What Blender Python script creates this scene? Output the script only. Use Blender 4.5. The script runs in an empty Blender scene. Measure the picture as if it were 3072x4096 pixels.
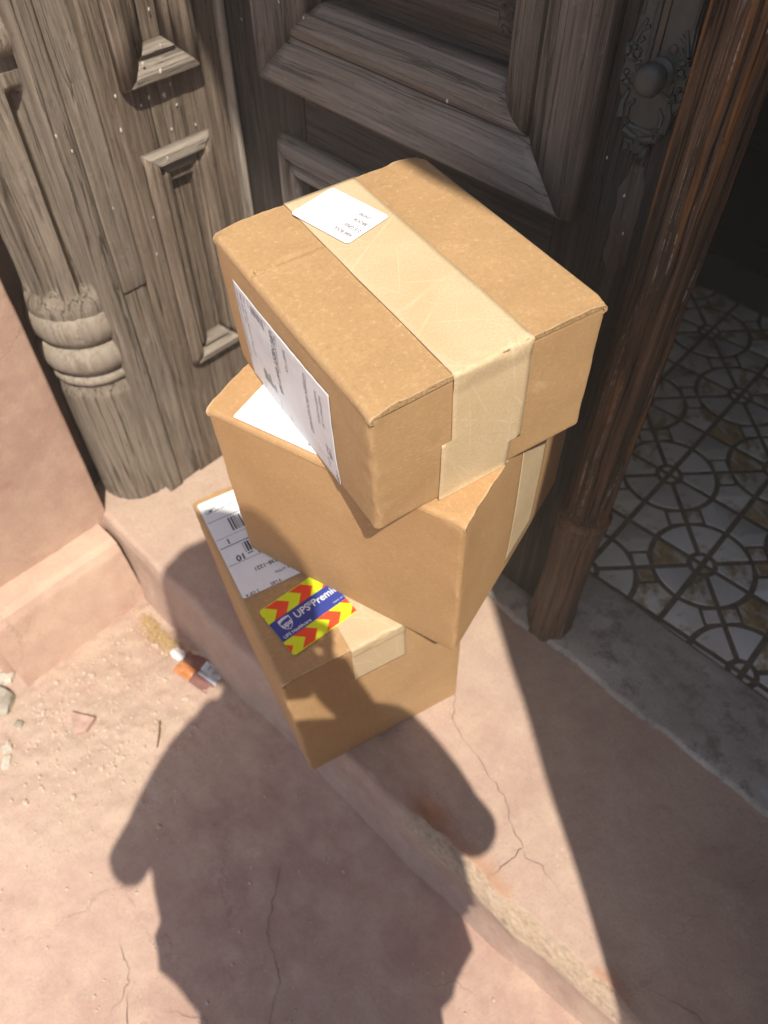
import bpy, bmesh, math, random
from mathutils import Vector, Matrix, noise
R = random.Random(7)
C = bpy.context.scene.collection
scene = bpy.context.scene
rad = math.radians

# ------------------------------------------------------------------ camera, world, sun, exposure
cam = bpy.data.objects.new('camera', bpy.data.cameras.new('camera'))
C.objects.link(cam)
scene.camera = cam
cR = Vector((.71094, .70325, .0004)); cU = Vector((-.55218, .55786, .61959)); cF = Vector((-.43551, .44071, -.78493))
CAM = Vector((.3791, -.7258, 1.2224))
cam.matrix_world = Matrix(((cR.x, cU.x, -cF.x, CAM.x), (cR.y, cU.y, -cF.y, CAM.y), (cR.z, cU.z, -cF.z, CAM.z), (0, 0, 0, 1)))
cam.data.sensor_fit = 'HORIZONTAL'
cam.data.sensor_width = 36
cam.data.lens = 36 * 3083.7 / 3072
cam.data.clip_start = .02
cam.data.clip_end = 1500
cam.data.dof.use_dof = True
cam.data.dof.focus_distance = .74
cam.data.dof.aperture_fstop = 7.6

SUN = Vector((.4432, -.3032, .8436)).normalized()
world = bpy.data.worlds.new('World')
scene.world = world
world.use_nodes = True
wn = world.node_tree
sky = wn.nodes.new('ShaderNodeTexSky')
sky.sky_type = 'NISHITA'
sky.sun_disc = False
sky.sun_elevation = math.asin(SUN.z)
sky.sun_rotation = math.atan2(SUN.x, SUN.y)
sky.dust_density = 2.0
bg = wn.nodes['Background']
bg.inputs['Strength'].default_value = .148
wn.links.new(sky.outputs[0], bg.inputs[0])
sl = bpy.data.lights.new('sun', 'SUN')
sl.energy = 4.9
sl.angle = rad(.53)
sl.color = (1, .93, .82)
so = bpy.data.objects.new('sun', sl)
C.objects.link(so)
so.rotation_euler = SUN.to_track_quat('Z', 'Y').to_euler()
so.location = (3, -2, 6)
scene.view_settings.view_transform = 'Standard'
scene.view_settings.look = 'None'
scene.view_settings.exposure = .33
scene.view_settings.gamma = 1
scene.view_settings.use_curve_mapping = False

# ------------------------------------------------------------------ helpers
# the step, the boxes and the threshold lie in a plane that falls 3 degrees to the street
RD = Matrix(((.99904822, .04355638, .00234368), (-.04361939, .99760508, .05367912), (0, -.05373025, .99855649)))
S2W = (RD.transposed().to_4x4()) @ Matrix.Translation((.35, -.675, 0))

def sw(x, y, z=0):
    return S2W @ Vector((x, y, z))

def zstep(y):
    return .0538 * y

def zground(x, y):
    xc = max(-1.2, min(1.2, x)); yc = max(-3, min(1, y))
    return -.175 + .075 * (xc + .1) + .03 * (yc + .44)

def fbm(v, s, o=4):
    return noise.fractal(Vector(v) * s, 1.0, 2.0, o)

def tag(o, label=None, cat=None, group=None, kind=None):
    if label: o['label'] = label
    if cat: o['category'] = cat
    if group: o['group'] = group
    if kind: o['kind'] = kind
    return o

def thing(name, label, cat, loc=(0, 0, 0), group=None, mw=None):
    o = bpy.data.objects.new(name, None)
    o.empty_display_size = .05
    C.objects.link(o)
    o.matrix_world = mw if mw is not None else Matrix.Translation(loc)
    return tag(o, label, cat, group)

def mesh_obj(name, verts, faces, mat, parent=None, smooth=True, fixn=True, auto=35):
    me = bpy.data.meshes.new(name)
    me.from_pydata([tuple(v) for v in verts], [], faces)
    if fixn:
        bm = bmesh.new(); bm.from_mesh(me)
        bmesh.ops.recalc_face_normals(bm, faces=bm.faces)
        bm.to_mesh(me); bm.free()
    return link(name, me, mat, parent, smooth, auto)

def link(name, me, mat, parent=None, smooth=True, auto=35):
    me.name = name
    if mat is not None and not me.materials:
        me.materials.append(mat)
    if smooth:
        me.polygons.foreach_set('use_smooth', [True] * len(me.polygons))
        try: me.set_sharp_from_angle(angle=rad(auto))
        except Exception: pass
    o = bpy.data.objects.new(name, me)
    C.objects.link(o)
    if parent is not None:
        o.parent = parent
    return o

def bm_obj(name, bm, mat, parent=None, smooth=True, auto=35):
    bmesh.ops.recalc_face_normals(bm, faces=bm.faces)
    me = bpy.data.meshes.new(name); bm.to_mesh(me); bm.free()
    return link(name, me, mat, parent, smooth, auto)

def unit(parts):   # world coords to coords of the parent empty (pure translation parents)
    return parts

def axis_pts(a, b, r, n, nr=3):
    """coordinates along one side of a rounded box: dense in the rounded rims"""
    out = [a + r * (1 - math.cos(math.pi / 2 * i / nr)) for i in range(nr)]
    out += [a + r + (b - a - 2 * r) * i / n for i in range(n + 1)]
    out += [b - r * (1 - math.cos(math.pi / 2 * i / nr)) for i in range(nr - 1, -1, -1)]
    return out

def rbox(lo, hi, r=.003, n=(1, 1, 1), nr=2, disp=None):
    """rounded box as verts, faces"""
    A = [axis_pts(lo[k], hi[k], min(r, (hi[k] - lo[k]) * .49), n[k], nr) for k in range(3)]
    idx, V, F = {}, [], []
    L = [len(a) - 1 for a in A]
    def vid(i, j, k):
        key = (i, j, k)
        if key not in idx:
            p = [A[0][i], A[1][j], A[2][k]]
            rr = min(r, *((hi[q] - lo[q]) * .49 for q in range(3)))
            c = [min(max(p[q], lo[q] + rr), hi[q] - rr) for q in range(3)]
            d = Vector(p) - Vector(c)
            if d.length > 1e-9: d = d.normalized() * rr
            w = Vector(c) + d
            if disp: w = disp(w, d)
            idx[key] = len(V); V.append(w)
        return idx[key]
    for ax in range(3):
        u, v = (ax + 1) % 3, (ax + 2) % 3
        for side in (0, L[ax]):
            for a in range(L[u]):
                for b in range(L[v]):
                    q = []
                    for da, db in ((0, 0), (1, 0), (1, 1), (0, 1)):
                        t = [0, 0, 0]; t[ax] = side; t[u] = a + da; t[v] = b + db
                        q.append(vid(*t))
                    F.append(q if side else q[::-1])
    return V, F

def box_part(name, lo, hi, mat, parent, r=.003, off=None, n=(1, 1, 1), disp=None, nr=2):
    V, F = rbox(lo, hi, r, n, nr, disp)
    if off is not None: V = [v - Vector(off) for v in V]
    return mesh_obj(name, V, F, mat, parent, fixn=False)

def tube_verts(path, radii, seg=10):
    V, F = [], []
    for i, p in enumerate(path):
        p = Vector(p)
        t = (Vector(path[min(i + 1, len(path) - 1)]) - Vector(path[max(i - 1, 0)])).normalized()
        a = t.orthogonal().normalized(); b = t.cross(a)
        for k in range(seg):
            th = 2 * math.pi * k / seg
            V.append(p + radii[i] * (a * math.cos(th) + b * math.sin(th)))
    for i in range(len(path) - 1):
        for k in range(seg):
            k2 = (k + 1) % seg
            F.append((i * seg + k, i * seg + k2, (i + 1) * seg + k2, (i + 1) * seg + k))
    F.append(tuple(range(seg))[::-1]); F.append(tuple((len(path) - 1) * seg + k for k in range(seg)))
    return V, F

# ------------------------------------------------------------------ materials
class Mat:
    def __init__(s, name, rough=.8, spec=.3):
        s.m = bpy.data.materials.new(name); s.m.use_nodes = True
        s.nt = s.m.node_tree; s.b = s.nt.nodes['Principled BSDF']
        s.b.inputs['Roughness'].default_value = rough
        s.b.inputs['Specular IOR Level'].default_value = spec
        s.tc = s.nt.nodes.new('ShaderNodeTexCoord')
    def n(s, t, **kw):
        nd = s.nt.nodes.new('ShaderNode' + t)
        for k, v in kw.items():
            if k.startswith('_'): setattr(nd, k[1:], v)
            else: s.set(nd.inputs[int(k[1:]) if k[0] == 'i' and k[1:].isdigit() else k.replace('__', ' ')], v)
        return nd
    def set(s, inp, v):
        if isinstance(v, bpy.types.NodeSocket): s.nt.links.new(v, inp)
        elif isinstance(v, bpy.types.Node): s.nt.links.new(v.outputs[0], inp)
        else: inp.default_value = v
    def co(s, scale=(1, 1, 1), loc=(0, 0, 0), rot=(0, 0, 0)):
        return s.n('Mapping', i0=s.tc.outputs['Object'], i1=loc, i2=rot, i3=scale).outputs[0]
    def noise(s, vec, scale=5, detail=6, rough=.6, dist=0):
        return s.n('TexNoise', Vector=vec, Scale=scale, Detail=detail, Roughness=rough, Distortion=dist).outputs[0]
    def ramp(s, f, stops, interp='LINEAR'):
        nd = s.nt.nodes.new('ShaderNodeValToRGB'); s.set(nd.inputs[0], f)
        nd.color_ramp.interpolation = interp
        while len(nd.color_ramp.elements) < len(stops): nd.color_ramp.elements.new(.5)
        for e, (p, c) in zip(nd.color_ramp.elements, stops):
            e.position = p; e.color = (c, c, c, 1) if isinstance(c, (int, float)) else (*c, 1)
        return nd.outputs[0]
    def mix(s, f, a, b, mode='MIX'):
        nd = s.nt.nodes.new('ShaderNodeMix'); nd.data_type = 'RGBA'; nd.blend_type = mode
        s.set(nd.inputs[0], f)
        for i, v in ((6, a), (7, b)):
            if isinstance(v, tuple) and len(v) == 3: v = (*v, 1)
            s.set(nd.inputs[i], v)
        return nd.outputs[2]
    def math(s, op, a, b=0, clamp=False):
        nd = s.n('Math', _operation=op, i0=a, i1=b); nd.use_clamp = clamp
        return nd.outputs[0]
    def color(s, c): s.set(s.b.inputs['Base Color'], c if not isinstance(c, tuple) else (*c, 1)); return s
    def bump(s, h, strength=.5, dist=.002):
        nd = s.n('Bump', Strength=strength, Distance=dist, Height=h)
        s.nt.links.new(nd.outputs[0], s.b.inputs['Normal']); return s
    def rough(s, f): s.set(s.b.inputs['Roughness'], f); return s

def wood(name, axis, dark, mid, light, orange=None, oamt=.62, crack=.5, bump=.7, rough=.8, spec=.25, seed=0, dusty=None, fine=1.0, pale=None):
    M = Mat(name, rough, spec)
    def sc(a, b): t = [a * fine] * 3; t[axis] = b; return tuple(t)
    warp = M.noise(M.co(sc(7, 2.0), (seed, seed * 2, seed)), 1, 3, .5)
    va = M.n('VectorMath', _operation='ADD', i0=M.co(), i1=M.n('VectorMath', _operation='SCALE', i0=warp, Scale=.03).outputs[0]).outputs[0]
    def mp(scl, loc): return M.n('Mapping', i0=va, i1=loc, i3=scl).outputs[0]
    n1 = M.noise(mp(sc(120, 3.0), (seed * 3.1,) * 3), 1, 6, .70)
    n2 = M.noise(M.co(sc(9, 3), (seed, 3, seed)), 1, 4, .55)
    n3 = M.noise(mp(sc(420, 8), (seed * 1.7,) * 3), 1, 3, .75)
    n4 = M.noise(mp(sc(42, 1.3), (seed * 2.3 + 4,) * 3), 1, 4, .65)
    n5 = M.noise(mp(sc(46, .75), (seed * 1.1 + 8,) * 3), 1, 4, .55)
    n6 = M.noise(M.co((70, 70, 70), (seed, 1, 2)), 1, 4, .75)
    c = M.ramp(n1, [(.29, dark), (.50, mid), (.72, light)])
    c = M.mix(M.ramp(n2, [(.38, 0), (.70, .55)]), c, M.mix(.62, c, dark))
    if orange:
        c = M.mix(M.ramp(n4, [(oamt, 0), (oamt + .05, .95)]), c, M.mix(n1, orange, tuple(x * .45 for x in orange)))
    if dusty:
        c = M.mix(M.ramp(M.noise(M.co((14, 14, 14), (seed, 0, 9)), 1, 6, .7), [(.42, .1), (.66, .75)]), c, dusty)
    c = M.mix(M.ramp(n6, [(.60, 0), (.72, .5)]), c, light)
    c = M.mix(M.ramp(n6, [(.26, .6), (.38, 0)]), c, tuple(x * .6 for x in dark))
    ck = M.ramp(n3, [(.28, 1), (.40, 0)])
    iso = M.math('ABSOLUTE', M.math('SUBTRACT', n5, .5))
    lc = M.math('MULTIPLY', M.ramp(iso, [(.0, 1), (.012, 0)]), M.ramp(n2, [(.42, 0), (.5, 1)]))
    cks = M.math('MAXIMUM', M.math('MULTIPLY', ck, crack), M.math('MULTIPLY', lc, min(1, crack * .85)))
    c = M.mix(cks, c, tuple(x * .22 for x in dark))
    if pale:
        iso2 = M.math('ABSOLUTE', M.math('SUBTRACT', n5, .42))
        c = M.mix(M.math('MULTIPLY', M.ramp(iso2, [(.0, .8), (.008, 0)]), M.ramp(n6, [(.42, 0), (.55, 1)])), c, pale)
    M.color(c)
    h = M.math('ADD', M.math('MULTIPLY', n1, .8), M.math('MULTIPLY', M.ramp(n3, [(.25, 0), (.5, .8)]), .6))
    h = M.math('ADD', M.math('SUBTRACT', h, M.math('MULTIPLY', lc, 1.2)), M.math('MULTIPLY', n6, .35))
    M.bump(h, bump, .003)
    return M.m

WG = dict(dark=(.118, .092, .068), mid=(.235, .190, .146), light=(.35, .295, .235))
GREY_Z = wood('weathered grey wood upright', 2, **WG, orange=(.26, .13, .055), oamt=.66, crack=.75, bump=.9, dusty=(.22, .18, .14))
GREY_Z2 = wood('weathered brown wood upright', 2, dark=(.085, .060, .042), mid=(.19, .143, .104), light=(.31, .25, .19), orange=(.22, .10, .035), oamt=.62, crack=.6, bump=.9, seed=3)
GREY_Y = wood('weathered grey wood level', 1, dark=(.12, .10, .082), mid=(.28, .235, .19), light=(.38, .325, .265), crack=.6, bump=.8, seed=5, dusty=(.24, .2, .16))
GREY_R = wood('weathered turned wood', 2, dark=(.15, .125, .10), mid=(.27, .225, .18), light=(.36, .31, .25), crack=.35, bump=.45, seed=31, dusty=(.30, .25, .19), fine=.7)
BEAD = wood('sunlit bead wood', 2, dark=(.16, .13, .10), mid=(.34, .29, .235), light=(.48, .42, .35), crack=.5, bump=.7, seed=23)  # bead coloured lighter to show the sun striking it
DOOR_Z = wood('dark door wood upright', 2, dark=(.018, .013, .011), mid=(.052, .040, .034), light=(.115, .095, .083), orange=(.15, .062, .02), oamt=.70, crack=.6, bump=.8, rough=.6, seed=8)
DOOR_X = wood('dark door wood level', 0, dark=(.027, .021, .019), mid=(.068, .057, .05), light=(.13, .112, .10), crack=.6, bump=.8, rough=.6, seed=9)
DOOR_XG = wood('greyed sky-lit door moulding wood level', 0, dark=(.115, .096, .08), mid=(.235, .202, .172), light=(.32, .28, .243), crack=.55, bump=.7, rough=.65, seed=12)  # lighter tone takes in skylight and lens bloom on the level bars
DOOR_ZG = wood('greyed door moulding wood upright', 2, dark=(.06, .048, .040), mid=(.15, .125, .108), light=(.24, .208, .182), orange=(.16, .075, .03), oamt=.68, crack=.55, bump=.7, rough=.65, seed=14)
POST = wood('streaky varnished wood', 2, dark=(.034, .021, .015), mid=(.095, .054, .032), light=(.20, .125, .078), orange=(.33, .150, .050), oamt=.56, crack=.95, bump=1.0, rough=.68, spec=.2, seed=15, fine=.8, pale=(.42, .36, .30))
POSTB = wood('bare brown wood', 2, dark=(.06, .036, .022), mid=(.15, .09, .052), light=(.24, .16, .10), crack=.7, bump=.8, rough=.6, seed=17)

def cardboard(name, tint=(1, 1, 1), seed=0):
    M = Mat(name, .78, .22)
    t = lambda c: tuple(a * b for a, b in zip(c, tint))
    n1 = M.noise(M.co((1, 1, 1), (seed, seed, 0)), 9, 5, .6)
    n2 = M.noise(M.co((260, 260, 900), (seed, 0, 0)), 1, 4, .7)
    n3 = M.noise(M.co((700, 700, 700)), 1, 3, .7)
    n4 = M.noise(M.co((160, 160, 420), (3, seed, 1)), 1, 5, .75)
    c = M.ramp(n1, [(.3, t((.40, .245, .115))), (.7, t((.475, .305, .152)))])
    c = M.mix(M.ramp(n2, [(.35, .5), (.65, 0)]), c, t((.34, .20, .088)))
    c = M.mix(M.ramp(n4, [(.55, 0), (.70, .6)]), c, t((.60, .42, .24)))
    c = M.mix(M.ramp(n4, [(.27, .8), (.38, 0)]), c, t((.2, .11, .045)))
    w = M.n('TexWave', _wave_type='BANDS', _bands_direction='X', Vector=M.co((1, 1, 1)), Scale=28, Distortion=.25, Detail=1).outputs[1]
    pt = M.nt.nodes.new('ShaderNodeNewGeometry').outputs['Pointiness']
    n5 = M.noise(M.co((1, 1, 1), (seed, 7, 0)), 60, 5, .7)
    c = M.mix(M.math('MULTIPLY', M.ramp(pt, [(.515, 0), (.56, 1)]), M.ramp(n5, [(.40, 0), (.58, .75)])), c, t((.62, .46, .29)))
    sc_ = M.noise(M.co((30, 240, 40), (seed, 2, 5)), 1, 3, .6)
    c = M.mix(M.ramp(sc_, [(.66, 0), (.74, .35)]), c, t((.56, .40, .22)))
    n6 = M.noise(M.co((1, 1, 1), (seed, 4, 4)), 26, 6, .65)
    c = M.mix(M.ramp(n6, [(.28, .45), (.42, 0)]), c, t((.36, .215, .095)))
    h = M.math('ADD', M.math('MULTIPLY', n3, .8), M.math('ADD', M.math('MULTIPLY', n4, .7), M.math('MULTIPLY', w, .22)))
    M.color(c).bump(M.math('ADD', h, M.math('MULTIPLY', n5, .8)), .34, .0010)
    return M.m

CARD = [cardboard('cardboard light', (1.0, 1.0, 1.0), 1), cardboard('cardboard brown', (1.03, .99, .95), 5), cardboard('cardboard tan', (1.0, .99, .99), 9)]
_m = Mat('raw corrugated edge', .9, .1)
_m.color(_m.ramp(_m.noise(_m.co((500, 500, 700)), 1, 3, .7), [(.35, (.22, .13, .06)), (.65, (.50, .34, .18))])); RAW = _m.m

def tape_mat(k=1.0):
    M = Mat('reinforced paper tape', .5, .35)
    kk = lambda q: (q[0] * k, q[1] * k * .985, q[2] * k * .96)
    n1 = M.noise(M.co((1, 1, 1)), 14, 5, .6)
    n3 = M.noise(M.co((420, 420, 420)), 1, 4, .7)
    c = M.ramp(n1, [(.3, kk((.57, .435, .265))), (.7, kk((.65, .515, .335)))])
    c = M.mix(M.ramp(n3, [(.35, .5), (.6, 0)]), c, (.44, .32, .18))
    lines = None
    for k, (ang, sc, off) in enumerate(((35, 21, 0), (-28, 17, .3), (62, 15, .1), (-58, 19, .7), (12, 9, .4), (80, 8, .15))):
        v = M.n('Mapping', i0=M.tc.outputs['Object'], i1=(off, off, off), i2=(rad(ang) * .6, rad(ang) * .3, rad(ang)), i3=(sc, sc, sc)).outputs[0]
        x = M.n('SeparateXYZ', i0=v).outputs[0]
        wv = M.math('PINGPONG', M.math('ADD', x, M.math('MULTIPLY', M.noise(M.co(), 2 + k, 1), .35)), .5)
        l = M.ramp(wv, [(.0, 1), (.020, 0)])
        l = M.math('MULTIPLY', l, M.ramp(M.noise(M.co((1, 1, 1), (k, k, 0)), 18, 2), [(.42, 0), (.6, 1)]))
        lines = l if lines is None else M.math('MAXIMUM', lines, l)
    c = M.mix(M.math('MULTIPLY', lines, .32), c, (.74, .62, .44))
    M.color(c).bump(M.math('ADD', M.math('MULTIPLY', n3, .3), M.math('ADD', M.math('MULTIPLY', lines, .4), M.math('MULTIPLY', n1, .8))), .30, .0008)
    return M.m
TAPE = tape_mat()
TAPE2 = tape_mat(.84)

def plain(name, col, rough=.6, spec=.3, var=.12, sc=60, bump=0):
    M = Mat(name, rough, spec)
    n = M.noise(M.co(), sc, 4, .6)
    M.color(M.ramp(n, [(.3, tuple(c * (1 - var) for c in col)), (.7, tuple(min(1, c * (1 + var)) for c in col))]))
    if bump: M.bump(n, bump, .001)
    return M.m

PAPER = plain('white label paper', (.78, .78, .79), .5, .35, .03, 40, .1)
INK = plain('black print', (.035, .035, .04), .6, .2)
GREYINK = plain('grey print', (.22, .22, .24), .6, .2)
RED = plain('red sticker print', (.80, .07, .025), .4, .4, .03)
YELLOW = plain('yellow green sticker print', (.66, .74, .02), .4, .4, .03)
BLUE = plain('blue sticker print', (.035, .055, .27), .4, .4, .04)
WHITEINK = plain('white sticker print', (.72, .74, .80), .4, .4, .03)
IRON = plain('grey painted metal', (.04, .042, .041), .5, .35, .25, 90, .5)
IRONDK = plain('dark groove metal', (.018, .019, .022), .35, .5, .3, 70)
RUST = plain('rusty screw head', (.05, .03, .028), .6, .4, .3, 200)
SPECK = plain('chalky white spatter', (.55, .50, .43), .9, .1, .2, 400)

def stone_paint(name, tint=(1, 1, 1), sand=True, wear=False):
    """old dusty painted brownstone / cement, pink, with scuffs, pits and hairline cracks"""
    M = Mat(name, .9, .15)
    t = lambda c: tuple(a * b for a, b in zip(c, tint))
    big = M.noise(M.co(), 3.2, 6, .6)
    mid = M.noise(M.co((1, 1, 1), (3, 1, 7)), 18, 6, .65)
    fin = M.noise(M.co(), 260, 4, .7)
    c = M.ramp(big, [(.3, t((.30, .195, .158))), (.5, t((.36, .25, .198))), (.72, t((.41, .30, .235)))])
    c = M.mix(M.ramp(mid, [(.42, 0), (.68, .55)]), c, t((.44, .335, .25)))
    c = M.mix(M.ramp(mid, [(.24, .5), (.36, 0)]), c, t((.25, .15, .12)))
    c = M.mix(M.ramp(fin, [(.3, .35), (.5, 0)]), c, t((.22, .14, .11)))
    vz = M.n('TexVoronoi', _feature='DISTANCE_TO_EDGE', Vector=M.n('VectorMath', _operation='ADD', i0=M.co((2.1, 2.6, 2.1), (.35, .2, 0)), i1=M.n('VectorMath', _operation='SCALE', i0=M.n('TexNoise', Vector=M.co(), Scale=9, Detail=6, Roughness=.7).outputs[1], Scale=.35).outputs[0]).outputs[0], Scale=1.0, Randomness=1).outputs[0]
    brk = M.ramp(M.noise(M.co((1, 1, 1), (9, 2, 4)), 5, 3, .6), [(.47, 0), (.6, 1)])
    crk = M.math('MULTIPLY', M.ramp(vz, [(.0, 1), (.004, 0)]), brk)
    c = M.mix(M.math('MULTIPLY', crk, .3), c, t((.12, .08, .065)))
    pits = M.n('TexVoronoi', Vector=M.co((1, 1, 1)), Scale=110).outputs[0]
    pm = M.math('MULTIPLY', M.ramp(pits, [(.10, 1), (.22, 0)]), M.ramp(M.noise(M.co((1, 1, 1), (5, 5, 5)), 12, 3), [(.5, 0), (.62, 1)]))
    c = M.mix(M.math('MULTIPLY', pm, .4), c, t((.5, .42, .34)))
    if sand:
        at = M.n('Attribute', _attribute_name='sand').outputs[2]
        sm = M.math('MULTIPLY', at, M.ramp(M.noise(M.co((1, 1, 1), (2, 8, 2)), 24, 6, .7), [(.3, .35), (.6, 1)]))
        c = M.mix(sm, c, M.ramp(fin, [(.3, (.28, .205, .145)), (.7, (.50, .395, .295))]))
    if wear:
        aw = M.n('Attribute', _attribute_name='wear').outputs[2]
        c = M.mix(aw, c, M.ramp(M.noise(M.co((1, 2, 2)), 90, 7, .75), [(.3, (.27, .19, .13)), (.7, (.52, .40, .29))]))
        ao = M.n('Attribute', _attribute_name='brick').outputs[2]
        c = M.mix(ao, c, M.ramp(mid, [(.3, (.36, .17, .09)), (.7, (.46, .25, .15))]))
    h = M.math('ADD', M.math('ADD', M.math('MULTIPLY', fin, .35), M.math('MULTIPLY', mid, 1.6)), M.math('MULTIPLY', crk, -.5))
    M.color(c).bump(h, .45, .003)
    return M.m
PINK = stone_paint('pink painted brownstone', (1.28, 1.22, 1.17), sand=False)
PAVE = stone_paint('dusty pink pavement', (1.24, 1.22, 1.22), sand=True)
STEP = stone_paint('pink painted doorstep', (1.20, 1.20, 1.20), sand=True, wear=True)

def grey_stone():
    M = Mat('worn grey threshold stone', .75, .3)
    big = M.noise(M.co((3, 6, 3)), 2.2, 6, .65)
    mid = M.noise(M.co((1, 1, 1), (4, 4, 4)), 30, 6, .7)
    fin = M.noise(M.co(), 240, 4, .7)
    c = M.ramp(big, [(.3, (.31, .275, .24)), (.55, (.44, .40, .36)), (.75, (.53, .49, .45))])
    c = M.mix(M.ramp(mid, [(.35, .7), (.5, 0)]), c, (.16, .135, .115))
    c = M.mix(M.ramp(mid, [(.58, 0), (.68, .5)]), c, (.38, .36, .33))
    c = M.mix(M.ramp(fin, [(.3, .35), (.5, 0)]), c, (.16, .135, .115))
    sp = M.ramp(M.noise(M.co((2.6, 4, 3), (.62, .3, 0)), 2.6, 5, .6), [(.60, 0), (.63, .85)])
    c = M.mix(sp, c, (.46, .47, .50))
    M.color(c).bump(M.math('ADD', mid, M.math('MULTIPLY', fin, .4)), .5, .003)
    return M.m
THRESH = grey_stone()

def tile_mat(name, base, stain, amt):
    M = Mat(name, .35, .45)
    big = M.noise(M.co((1, 1, 1), (amt * 9, 2, 0)), 16, 6, .68, .6)
    mid = M.noise(M.co((1, 1, 1), (1, amt * 5, 0)), 60, 5, .65)
    c = M.ramp(mid, [(.3, tuple(x * .88 for x in base)), (.7, base)])
    m = M.ramp(big, [(amt, 0), (amt + .09, .85)])
    c = M.mix(m, c, M.ramp(mid, [(.35, tuple(x * .42 for x in stain)), (.62, stain)]))
    M.color(c).bump(mid, .12, .001)
    return M.m
TILES = [tile_mat('grey white ceramic', (.78, .75, .68), (.46, .30, .10), .53), tile_mat('grey white ceramic a', (.74, .71, .63), (.44, .29, .10), .50),
         tile_mat('ochre stained ceramic', (.70, .65, .53), (.48, .31, .11), .42), tile_mat('blue white ceramic', (.79, .77, .72), (.44, .30, .12), .58)]
GROUT = plain('dark brown grout', (.17, .135, .10), .85, .2, .3, 60, .3)
DARKWALL = plain('shade-dark hall colour', (.012, .013, .015), .7, .2, .3, 5)  # near-black so the hall reads dark: its shade is put into the colour
SKIRT = plain('dusty grey skirting paint', (.05, .047, .045), .6, .3, .3, 8)
CRACK = plain('crack dirt', (.20, .14, .11), .95, .05, .3, 50)

# ------------------------------------------------------------------ ground, step, threshold, hall floor
def set_attr(me, name, vals):
    a = me.attributes.new(name, 'FLOAT', 'POINT')
    a.data.foreach_set('value', vals)

def grid(name, xs, ys, f, mat, attrs=(), parent=None):
    V = [f(x, y) for y in ys for x in xs]
    nx = len(xs)
    F = [(j * nx + i, j * nx + i + 1, (j + 1) * nx + i + 1, (j + 1) * nx + i) for j in range(len(ys) - 1) for i in range(nx - 1)]
    me = bpy.data.meshes.new(name); me.from_pydata([tuple(v) for v in V], [], F)
    for an, fn in attrs: set_attr(me, an, [fn(Vector(v)) for v in V])
    return link(name, me, mat, parent, True, 60)

def sm(a, b, x):
    t = max(0, min(1, (x - a) / (b - a))); return t * t * (3 - 2 * t)

def lin(a, b, n): return [a + (b - a) * i / n for i in range(n + 1)]

def sandmask(v):
    d = 1 - sm(.05, .40, math.hypot((v.x + .48), (v.y + .66) * .9))
    d2 = 1 - sm(.0, .16, math.hypot((v.x + .62) * .8, (v.y + .80)))
    d3 = (1 - sm(.0, .05, abs(v.y + .475))) * (1 - sm(-.35, -.1, v.x))
    return min(1, max(d * .75, d2 * .9, d3) * (.6 + .9 * abs(fbm(v, 7))) )

gx = [-14, -8, -4, -2.5, -1.6, -1.15] + lin(-.85, 1.1, 330) + [1.7, 2.5, 4, 8, 14]
gy = [-16, -8, -4, -2.6, -2.0] + lin(-1.35, -.40, 170)
def gf(x, y):
    z = zground(x, y)
    if abs(x) < 1.4 and y > -1.7:
        z += .004 * fbm((x, y, 0), 5) + .0016 * fbm((x, y, 3), 26)
        s = sandmask(Vector((x, y, z)))
        z += s * (.004 + .007 * fbm((x, y, 7), 22)) + s * .004 * fbm((x, y, 2), 80)
    return (x, y, z)
ground = grid('pavement', gx, gy, gf, PAVE, [('sand', sandmask)])
tag(ground, kind='structure')

def nose_y(x):   # y of the nosing line of the step, world frame
    return -.437 + .010 * fbm((x, 2, 0), 4) + .03 * sm(.3, .6, x) * .6

def chip(x):     # depth of the broken front edge on the right
    return .017 * sm(.10, .17, x) * (1 - sm(.50, .56, x)) * (.75 + .5 * fbm((x, 0, 5), 12)) if .08 < x < .6 else .0

sx = lin(-.80, 1.0, 460)
prof = [('t', v) for v in lin(1.0, .0, 56)] + [('n', v) for v in lin(.0, 1.0, 9)[1:]] + [('r', v) for v in lin(0, 1, 22)[1:]]
SV, SF, wearv, brickv, sandv = [], [], [], [], []
for x in sx:
    yn = nose_y(x); cd = chip(x)
    zg = zground(x, yn) - .02
    for kind, t in prof:
        if kind == 't':
            y = yn + .012 + cd + (.455 - 0) * (t ** 1.6)
            z = zstep(y) + .0015 * fbm((x, y, 1), 12) + .0006 * fbm((x, y, 1), 60)
            hole = math.exp(-(((x - .16) / .035) ** 2 + ((y + .395) / .022) ** 2)); z -= .012 * hole
            w = 0
            b = sm(.25, .55, .5 + fbm((x, y, 8), 11)) * (1 - sm(.012, .045, y - yn - cd)) * sm(.14, .2, x) * (1 - sm(.5, .56, x)) * .6
            b = max(b, hole * .8)
        elif kind == 'n':
            a = t * math.pi / 2; r = .012
            y = yn + cd * (1 - t) + r * (1 - math.sin(a)); z = zstep(yn) - r * (1 - math.cos(a)) - cd * .55 * t
            wob = .0035 * fbm((x, y * 3, z), 45) + .002 * fbm((x * .6, y, z), 130)
            y += wob * (cd > .004); z += wob * (cd > .004)
            w = min(1, cd / .014) * (1 - .25 * abs(fbm((x, t, 3), 20))); b = 0
        else:
            y = yn - .004 - .022 * t ** 2 + .003 * fbm((x, t * .15, 4), 9); z = zstep(yn) - .012 - cd * .55 + (zg - zstep(yn) + .012 + cd * .55) * t
            w = min(1, cd / .014) * (1 - sm(.02, .13, t + .10 * fbm((x, t, 3), 25))); b = 0
        SV.append((x, y, z)); wearv.append(w); brickv.append(b)
        sandv.append(.55 * (1 - sm(-.75, -.3, x)) * (kind != 'r') if kind == 't' else .25 * (1 - sm(-.4, 0, x)))
npf = len(prof)
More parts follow.
